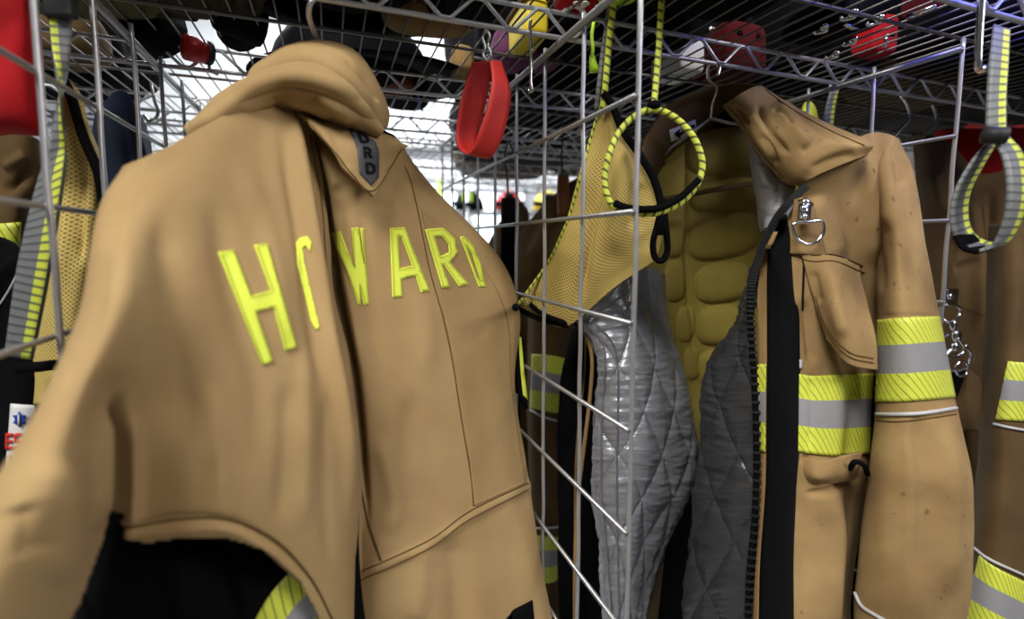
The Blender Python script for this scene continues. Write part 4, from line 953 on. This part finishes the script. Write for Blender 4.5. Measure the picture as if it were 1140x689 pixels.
tube('ring', pp((1070, 402, D-.006), (1078, 406, D-.006), (1076, 416, D-.006), (1068, 418, D-.006), (1064, 410, D-.006)), .0014, M['chrome'], t, 8, True, 30)
m = MB(); m.box(P(1060, 428, D+.02), (.014, .004, .02)); m.build('black_pouch', M['black'], t, True, .003)
for i, (x, z, d) in enumerate(((1000, 118, .70), (1030, 122, .74))):
    t = thing('hanger_hook', ('dark' if i else 'pale')+(' curved hanger hook nearest the third divider' if i else ' curved hanger hook just right of the open coat shoulder'), 'hanger')
    tube('hook', pp((x-16, z-20, d), (x-2, z-16, d), (x+10, z-2, d), (x+12, z+14, d), (x+2, z+26, d), (x-4, z+34, d)), .0022, M['steel' if i else 'chrome'], t, 8, smooth=40)
t = thing('cloth_bag', 'red bag standing deep on the shelf behind the far right divider', 'bag')
rb = Surf([[(1040, 108, 1.06), (1062, 100, 1.01), (1100, 96, 1.01), (1150, 90, 1.03)], [(1040, 130, 1.05), (1062, 130, 1.0), (1100, 130, 1.0), (1150, 130, 1.01)], [(1042, 158, 1.05), (1064, 158, 1.0), (1100, 158, 1.0), (1150, 158, 1.02)]], 40, 40, noise=.004, nscale=14)
rb.build('bag_body', M['red_cloth'], t, .01)
t = thing('cloth_bag', 'red bag hanging under the shelf behind the loop of the far right strap', 'bag')
rb2 = Surf([[(1040, 146, .86), (1056, 143, .82), (1100, 143, .80), (1150, 143, .82)], [(1040, 190, .86), (1055, 190, .81), (1100, 190, .79), (1150, 190, .81)], [(1045, 250, .86), (1058, 250, .82), (1100, 250, .80), (1150, 250, .82)]], 40, 40, noise=.003, nscale=18)
rb2.build('bag_body', M['red_cloth'], t, .008)

# ------------------------------------------------------------------ things lying on the shelves
def glove(name, label, px, py, ang, sc_, mat, h=.2045, flip=1):
    """leather glove lying palm down: palm, cuff, four fingers and a thumb"""
    t = thing(name, label, 'glove', 'work gloves on the near shelf')
    d = (P(px, py, 1)-CAM); y = h/d[2]*1.0; c = CAM+d*y
    ca, sa = math.cos(ang), math.sin(ang); Rm = np.array([[ca, -sa, 0], [sa, ca, 0], [0, 0, 1]])
    W = lambda x, yy, z: c+Rm@(np.array([x*flip, yy, z])*sc_)
    R3 = Rm*np.array([flip, 1, 1])[None, :]
    m = MB()
    m.ball(W(0, 0, .016), np.array([.046, .052, .016])*sc_, Rm, e=.75)
    for x, L_, a in ((-.034, .062, -.16), (-.012, .078, -.04), (.011, .074, .05), (.032, .058, .18)):
        p0 = (x, .035, .015); p1 = (x+math.sin(a)*L_*.5, .035+L_*.6, .019); p2 = (x+math.sin(a)*L_, .035+L_, .011)
        m.tube([W(*p0), W(*p1), W(*p2), W(p2[0], p2[1]+.006, p2[2])], np.array([.0125, .0125, .011, .004])*sc_, 10, smooth=14)
    m.tube([W(.03, -.02, .014), W(.06, .012, .016), W(.072, .04, .013), W(.074, .048, .012)], np.array([.015, .0135, .012, .004])*sc_, 10, smooth=14)
    m.build('hand', M[mat], t)
    m = MB(); m.tube([W(0, -.04, .016), W(0, -.065, .017), W(0, -.10, .018)], np.array([.030, .034, .040])*sc_, 16)
    m.build('cuff', M['black'], t)
    return t
glove('work_glove', 'dark leather glove on the shelf, fingertips toward the big tan collar', 205, 10, 2.4, .62, 'glove')
glove('work_glove', 'dark olive glove on the shelf above the left divider', 120, 8, 3.3, .75, 'olive', flip=-1)
glove('work_glove', 'dark brown glove poking past the other, next to the small red light', 262, 22, 3.6, .5, 'glove')
def helmet(label, px, py, h, r, ang, visor=True):
    t = thing('fire_helmet', label, 'helmet', 'black helmets on the near shelf')
    d = (P(px, py, 1)-CAM); c = CAM+d*(h/d[2])
    ca, sa = math.cos(ang), math.sin(ang); Rm = np.array([[ca, -sa, 0], [sa, ca, 0], [0, 0, 1]])
    n = 48; V = []; Fc = []
    prof = [(1.22, .0), (1.18, .012), (1.0, .02), (.97, .10), (.90, .28), (.72, .50), (.45, .64), (.15, .69), (0.0, .70)]
    prof = [(1.0, .004), (1.22, -.004)] + prof[1:]
    for a, z in prof:
        for j in range(n):
            th = 2*math.pi*j/n; k = a
            if a > 1: k = a+.32*max(0, math.cos(th))**3*(a-1)/.2
            V.append(c+Rm@np.array([k*r*1.12*math.cos(th), k*r*math.sin(th), z*r*1.3+.004]))
    for i in range(len(prof)-1):
        for j in range(n): Fc.append((i*n+j, i*n+(j+1) % n, (i+1)*n+(j+1) % n, (i+1)*n+j))
    mesh_obj('shell', V, Fc, M['black_gloss'], t, None, True, .003, -1)
    m = MB(); m.ball(c+np.array([0, 0, r*.35]), (r*.93, r*.85, r*.42)); m.build('padded_liner', M['black'], t)
    if visor:
        tube('hanging_ring', [c+Rm@np.array([r*1.25+.012*math.cos(a), -r*.25+.010*math.sin(a), -.002]) for a in np.linspace(0, 6.28, 16, endpoint=False)], .0014, M['chrome'], t, 8, True)
        m = MB()
        for k in range(5): m.box(c+Rm@np.array([r*(-.8+.4*k), r*.0, r*.98]), (.004, .02, .004), Rm)
        m.build('crown_ridges', M['black_gloss'], t)
    return t
helmet('black fire helmet right above the big tan collar, nearest the shelf front', 385, -8, .207, .078, .2, False)
helmet('black fire helmet with metal ring on its brim, behind the big tan collar', 392, 94, .207, .092, -.1, True)
def lump(name, label, cat, part, px, py, rad, mat, ang=0, h=.2045, group=None, e=.6, seed=1, extra=None):
    """soft packed item sitting on the shelf wires"""
    t = thing(name, label, cat, group)
    d = (P(px, py, 1)-CAM); c = CAM+d*(h/d[2])
    ca, sa = math.cos(ang), math.sin(ang); Rm = np.array([[ca, -sa, 0], [sa, ca, 0], [0, 0, 1]])
    m = MB().ball(c+np.array([0, 0, rad[2]]), rad, Rm, 40, 28, None, e)
    rs = np.random.RandomState(seed); ph = rs.uniform(0, 6, 6)
    V = []
    for v in m.v:
        q = np.array(v)-c; k = .05*math.sin(q[0]*38+ph[0]+2*math.sin(q[1]*30+ph[1]))+.04*math.sin(q[1]*55+ph[2]+q[2]*40)
        q2 = q*(1+k); q2[2] = max(q2[2], 0); V.append(c+q2)
    m.v = V; m.build(part, M[mat], t)
    if extra: extra(t, c, Rm)
    return t
def zip_top(t, c, Rm, L_=.1, z=.12, mat='chrome'):
    tube('zip', [c+Rm@np.array([x, 0, z+.004*math.sin(x*30)]) for x in np.linspace(-L_, L_, 9)], .003, M[mat], t)
def handle(rad, mat='black'):
    def f(t, c, Rm):
        for s in (-1, 1): tube('handle', [c+Rm@np.array(p) for p in ((-rad[0]*.4, s*rad[1]*.9, rad[2]*1.3), (-rad[0]*.35, s*rad[1]*.5, rad[2]*2.3), (rad[0]*.35, s*rad[1]*.5, rad[2]*2.3), (rad[0]*.4, s*rad[1]*.9, rad[2]*1.3))], .005, M[mat], t, 8, smooth=20)
        tube('zip', [c+Rm@np.array([x*rad[0], 0, rad[2]*2.0]) for x in np.linspace(-.7, .7, 9)], .003, M['chrome'], t)
    return f
# small red light
t = thing('red_strobe_light', 'small red light with black clip on the shelf, left of the big collar', 'light')
p0, p1 = P(206, 52, .505), P(228, 58, .52); dd = p1-p0
tube('lens', [p0-dd*.1, p0, p0+dd*.5, p1], [.006, .0125, .0125, .0115], M['red_plastic'], t, 14)
tube('black_cap', [p1, p1+dd*.3, p1+dd*.34], [.0118, .0118, .009], M['black_rubber'], t, 14)
tube('clip', [p1+dd*.2+np.array([0, 0, -.010]), p1+dd*.1+np.array([.002, 0, -.018]), p1+dd*.5+np.array([.003, 0, -.02])], .0018, M['steel'], t, 8)
# left corner bags
R1 = (.10, .07, .07)
lump('duffel_bag', 'dark olive bag on the shelf in the top left corner', 'bag', 'bag_body', 66, 8, (.08, .055, .06), 'olive', .3, extra=handle((.10, .06, .06)), seed=2)
lump('duffel_bag', 'black bag lying far back behind the left divider, under the shelf front', 'bag', 'bag_body', 58, 106, (.11, .09, .06), 'black', .3, extra=handle((.12, .10, .06)), seed=3)
lump('duffel_bag', 'tan and yellow edged bag on the shelf behind the left divider', 'bag', 'bag_body', 62, 74, (.05, .04, .03), 'brown', .2, extra=handle((.05, .04, .03)), seed=4)
# items in the middle
lump('gear_pouch', 'brown leather pouch under the ringed black helmet', 'pouch', 'pouch_body', 441, 104, (.022, .03, .014), 'leather', .3, seed=5, extra=lambda t, c, Rm: tube('strap', [c+Rm@np.array(p) for p in ((-.02, .0, .03), (0, .0, .034), (.02, .0, .03))], .002, M['black'], t))
lump('gear_pouch', 'black pouch with pale blue edge beside the leather pouch', 'pouch', 'pouch_body', 452, 118, (.035, .05, .02), 'black', .3, seed=6, extra=lambda t, c, Rm: tube('strap', [c+Rm@np.array(p) for p in ((.012, -.05, .006), (.02, 0, -.002), (.03, .04, .006))], .002, M['blue'], t))
lump('folded_hood', 'tan folded hood on the shelf right of the black helmets', 'hood', 'folded_cloth', 478, 38, (.045, .02, .022), 'tan_in', .2, seed=7, extra=lambda t, c, Rm: tube('hem', [c+Rm@np.array([x, -.021, .02]) for x in (-.04, 0, .04)], .0022, M['thread'], t))
lump('gear_box', 'bright yellow box seen through the shelf behind the red loop', 'box', 'box_body', 588, 52, (.014, .032, .02), 'yellow', .3, e=.3, seed=8, extra=lambda t, c, Rm: tube('rim', [c+Rm@np.array(p) for p in ((-.014, -.032, .035), (.014, -.032, .035), (.014, .032, .035), (-.014, .032, .035))], .003, M['thread'], t, 6, True))
lump('folded_cloth', 'purple cloth bundle on the shelf beside the yellow box', 'cloth', 'bundle', 566, 78, (.022, .03, .02), 'purple', .3, seed=9)
lump('folded_cloth', 'small orange-tan cloth seen through the shelf left of the red loop', 'cloth', 'bundle', 514, 88, (.015, .025, .02), 'tan_in', .3, seed=10)
lump('folded_cloth', 'dark maroon bundle on the shelf just right of the red loop', 'cloth', 'bundle', 602, 78, (.024, .03, .025), 'purple', .3, seed=19)
# red and white pouch and lime tassel near top centre
def dots(t, c, Rm):
    m = MB()
    rs = np.random.RandomState(2)
    for k in range(16): m.ball(c+Rm@np.array([rs.uniform(-.016, .016), rs.uniform(-.016, .016), -.0005]), (.003, .003, .0012), None, 8, 6)
    m.build('white_print', M['white'], t)
lump('gear_pouch', 'small red pouch with white print on the shelf above the rope', 'pouch', 'pouch_body', 645, 12, (.02, .022, .015), 'red_cloth', .3, seed=11, extra=dots)
lump('lime_bag', 'lime bag on the shelf above the braided rope', 'bag', 'bag_body', 688, 0, (.022, .02, .02), 'lime_plain', .2, seed=12, extra=lambda t, c, Rm: tube('drawcord', [c+Rm@np.array(p) for p in ((-.02, 0, .02), (0, -.02, .045), (.02, 0, .02))], .002, M['black'], t))
t = thing('zipper_pull', 'lime cord with a plastic pull dangling left of the rope', 'cord')
tube('cord', pp((661, 25, .42), (659, 40, .42), (660, 55, .42), (658, 66, .42)), .0015, M['lime_plain'], t, 8, smooth=20)
tube('pull_tab', pp((659, 62, .42), (660, 70, .42), (662, 79, .42), (662, 80, .42)), [.0022, .0032, .0045, .003], M['lime_plain'], t, 10)
# right bay: dark bags added to block and darken the view above the shelf
def UVP(u, v):
    p = RK(u, v, .2); return proj(p)
bags = [
 ('added black filler bag at the shelf front, over the braided rope', .298, .315, (.085, .08, .07), 'black', 21),
 ('added black filler bag at the shelf front, right of the chrome snap hooks', .675, .325, (.085, .085, .08), 'black', 22),
 ('added black filler bag at the shelf front, over the grey and lime strap', .865, .325, (.095, .085, .08), 'black', 23),
 ('added black filler bag at the shelf front, farthest right', 1.08, .325, (.105, .085, .08), 'black', 24),
 ('added black filler bag behind the one over the rope', .285, .465, (.085, .055, .07), 'black', 25),
 ('added black filler bag behind the small red box', .595, .48, (.085, .055, .08), 'black', 26),
 ('added brown filler bag in the middle row at right', .79, .48, (.10, .055, .08), 'brown2', 27),
 ('added black filler bag in the middle row, farthest right', 1.03, .48, (.12, .055, .08), 'black', 28),
 ('added tall black filler bag at the back over the hanger hook', .29, .69, (.115, .145, .15), 'black', 29),
 ('added tall black filler bag at the back over the open coat sleeve', .535, .69, (.115, .145, .15), 'black', 30),
 ('added tall dark brown filler bag at the back right of the third divider', .785, .69, (.12, .145, .15), 'brown2', 31),
 ('added tall black filler bag at the back, farthest right', 1.05, .69, (.125, .145, .15), 'black', 32)]
for lab, u_, v_, rd, mt, sd in bags:
    x, y = UVP(u_, v_); lump('gear_bag', lab, 'bag', 'bag_body', float(x), float(y), rd, mt, TH, .2045, 'filler bags on the near shelf', extra=handle(rd), seed=sd, e=.45)
def box_uv(lab, cat, u_, v_, rd, mt, sd, ex): x, y = UVP(u_, v_); lump('gear_'+cat, lab, cat, cat+'_body', float(x), float(y), rd, mt, TH, .2045, e=.3, seed=sd, extra=ex)
box_uv('red box on the shelf over the striped sleeve', 'box', .548, .368, (.020, .014, .02), 'red_cloth', 31, lambda t, c, Rm: tube('latch', [c+Rm@np.array(p) for p in ((-.012, -.02, .0), (-.012, -.021, .012), (-.002, -.021, .012))], .002, M['chrome'], t))
box_uv('dark red box on the shelf above the collar of the open coat', 'box', .462, .488, (.034, .036, .03), 'red_dark', 32, handle((.036, .04, .03)))
box_uv('white box on the shelf over the hanger hook of the open coat', 'box', .400, .500, (.020, .030, .02), 'white', 33, lambda t, c, Rm: tube('strap', [c+Rm@np.array([x, 0, .0]) for x in (-.022, 0, .022)], .0016, M['red_plastic'], t))
box_uv('narrow red case on the shelf left of the chrome hook rod', 'case', .492, .285, (.004, .022, .02), 'red_dark', 34, lambda t, c, Rm: tube('latch', [c+Rm@np.array(p) for p in ((-.008, -.01, .0), (-.009, .004, -.001), (-.008, .012, .0))], .0022, M['chrome'], t))
box_uv('flat black case under the chrome snap hooks on the shelf', 'case', .455, .345, (.030, .035, .012), 'black_gloss', 35, lambda t, c, Rm: tube('latch', [c+Rm@np.array(p) for p in ((-.01, -.02, .0), (.0, -.02, -.002), (.01, -.02, .0))], .0022, M['chrome'], t))
for i, (x, y) in enumerate(((918, 30), (950, 14), (979, 20), (950, 44), (930, 60))):
    t = thing('snap_hook', 'small chrome snap hook on the shelf, '+('leftmost of the cluster', 'nearest the picture top', 'beside the narrow red case', 'just left of the small red box', 'farthest back over the flat case')[i], 'hook', 'chrome snap hooks on the shelf')
    d = (P(x, y, 1)-CAM); c = CAM+d*(.2025/d[2])
    tube('hook', [c+np.array(p) for p in ((0, 0, 0), (.005, .004, -.001), (.006, .010, 0), (.001, .014, 0), (-.004, .010, 0))], .0015, M['chrome'], t, 8, smooth=20)
    m = MB(); m.ball(c, (.0035, .005, .003)); m.build('swivel', M['chrome'], t)
# farther shelf: dark bags added to darken the gap right of the red loop
for lab, u_, v_, rd, mt, sd in (('added black filler bag on the farther shelf seen past the red loop', .42, 1.12, (.14, .12, .08), 'black', 41), ('added dark brown filler bag on the farther shelf right of the loop', .50, 1.40, (.14, .12, .08), 'brown2', 42),
  ('added black filler bag on the farther shelf behind the mesh bag', .76, 1.2, (.15, .2, .1), 'black', 43), ('added dark brown filler bag on the farther shelf behind the coats at right', 1.1, 1.2, (.15, .2, .1), 'brown2', 44), ('added black filler bag on the farther shelf, farthest right', 1.5, 1.2, (.2, .2, .1), 'black', 45)):
    x, y = UVP(u_, v_); lump('gear_bag', lab, 'bag', 'bag_body', float(x), float(y), rd, mt, TH, .2045, 'filler bags on the farther shelf', extra=handle(rd), seed=sd, e=.45)
# lime item and strap behind the open coat
t = thing('lime_bag', 'lime bag top poking up behind the open coat collar', 'bag')
lb_ = Surf([[(890, 135, .66), (893, 118, .645), (900, 112, .64), (908, 118, .645), (912, 135, .66)], [(886, 150, .66), (892, 150, .64), (900, 150, .635), (908, 150, .64), (914, 150, .66)], [(884, 260, .66), (892, 260, .64), (900, 260, .635), (910, 260, .64), (916, 260, .66)]], 30, 40, noise=.001)
lb_.build('bag_body', M['lime'], t, .003)
t = thing('webbing_strap', 'grey and lime webbing strap hanging behind the open coat shoulder', 'webbing strap')
ribbon('strap', [(925, 98, .60), (919, 120, .60), (914, 150, .60), (912, 200, .60)], [(934, 100, .60), (930, 120, .60), (927, 150, .60), (926, 200, .60)], M['web'], t, 30, False, .0022, 5)
tube('shelf_ring', pp((924, 96, .60), (929, 92, .60), (935, 97, .60), (929, 102, .60)), .0015, M['steel'], t, 8, True, 20)
# grey panel behind the third divider with pale poster: seen between hooks
# ------------------------------------------------------------------ far rack with helmets on it
t = thing('storage_rack', 'distant wire storage rack across the aisle holding coloured helmets', 'rack')
m = MB()
for x in (-1.3, -.3, .7, 1.7):
    for y in (3.3, 3.75): m.tube([(x, y, 0), (x, y, 2.2)], .014, 10)
m.build('posts', M['steel'], t)
m = MB()
for z in (1.72, 2.15, .4):
    for k in range(24): m.tube([(-1.3, 3.3+.02*k, z), (1.7, 3.3+.02*k, z)], .003, 6)
m.build('shelf_wires', M['steel'], t)
def far_helmet(label, x, z, mat, brow):
    t = thing('fire_helmet', label, 'helmet', 'helmets on the far rack')
    m = MB(); m.ball((x, 3.45, z+.02), (.105, .13, .13), None, 20, 14, .0); m.ball((x, 3.45, z+.02), (.125, .16, .012), None, 20, 6); m.build('shell', M[mat], t)
    m = MB(); m.box((x, 3.32, z+.07), (.035, .01, .05)); m.build('front_shield', M[brow], t, True, .01)
    m = MB(); m.tube([(x-.1, 3.33, z+.05), (x, 3.29, z+.04), (x+.1, 3.33, z+.05)], .018, 8, smooth=16); m.build('goggle_band', M['black_gloss'], t)
FH = [('distant yellow helmet just left of the brown strap end', .25, 'yellow', 'black_gloss'), ('distant red helmet just right of the big tan coat', -.02, 'red_plastic', 'black_gloss'),
 ('distant black helmet left of the red one', -.30, 'black_gloss', 'lime_plain'), ('distant black helmet between the red and the yellow', .52, 'black_gloss', 'yellow')]
for lab, x, mt, br in FH: far_helmet(lab, x, 1.725, mt, br)
for i, (x, mt) in enumerate(((-.6, 'brown'), (-.15, 'black'), (.3, 'brown2'), (.75, 'black'))):
    t = thing('turnout_coat', ('brown coat with trim hanging at left of the far rack', 'black coat below the red helmet on the far rack', 'dark brown coat below the yellow helmet on the far rack', 'black coat at right of the far rack')[i], 'coat', 'coats on the far rack')
    m = MB(); m.tube([(x, 3.5, 1.40), (x, 3.5, 1.36), (x, 3.5, 1.2), (x, 3.5, .6)], [.05, .10, .13, .15], 16, smooth=20); m.build('body', M[mt], t)
    for s in (-1, 1): tube('sleeve', [(x+s*.08, 3.48, 1.36), (x+s*.14, 3.45, 1.2), (x+s*.16, 3.44, .85)], [.05, .05, .045], M[mt], t, 12, smooth=16)
    m = MB(); m.tube([(x, 3.5, .92), (x, 3.5, .85)], .152, 20); m.build('trim_band', M['lime'], t)
t = thing('traffic_cone', 'tall narrow distant lime yellow cone seen beside the tan collar tab', 'cone')
tube('cone_body', [(-.43, 2.9, 0.02), (-.43, 2.9, 1.88)], [.11, .012], M['lime_plain'], t, 16)
m = MB(); m.box((-.43, 2.9, .012), (.16, .16, .012)); m.build('cone_base', M['lime_plain'], t, False)

# roots sit at the foot of their things
bpy.context.view_layer.update()
for o in [x for x in sc.objects if x.type == 'EMPTY' and not x.parent]:
    mn = np.array([1e9]*3); mx = -mn
    for c in o.children:
        if c.type != 'MESH' or not len(c.data.vertices): continue
        a = np.empty(len(c.data.vertices)*3); c.data.vertices.foreach_get('co', a); a = a.reshape(-1, 3)
        mn = np.minimum(mn, a.min(0)); mx = np.maximum(mx, a.max(0))
    if mn[0] > 1e8: continue
    p = Vector(((mn[0]+mx[0])/2, (mn[1]+mx[1])/2, mn[2])); o.location = p
    for c in o.children: c.matrix_parent_inverse = Matrix.Translation(-p)
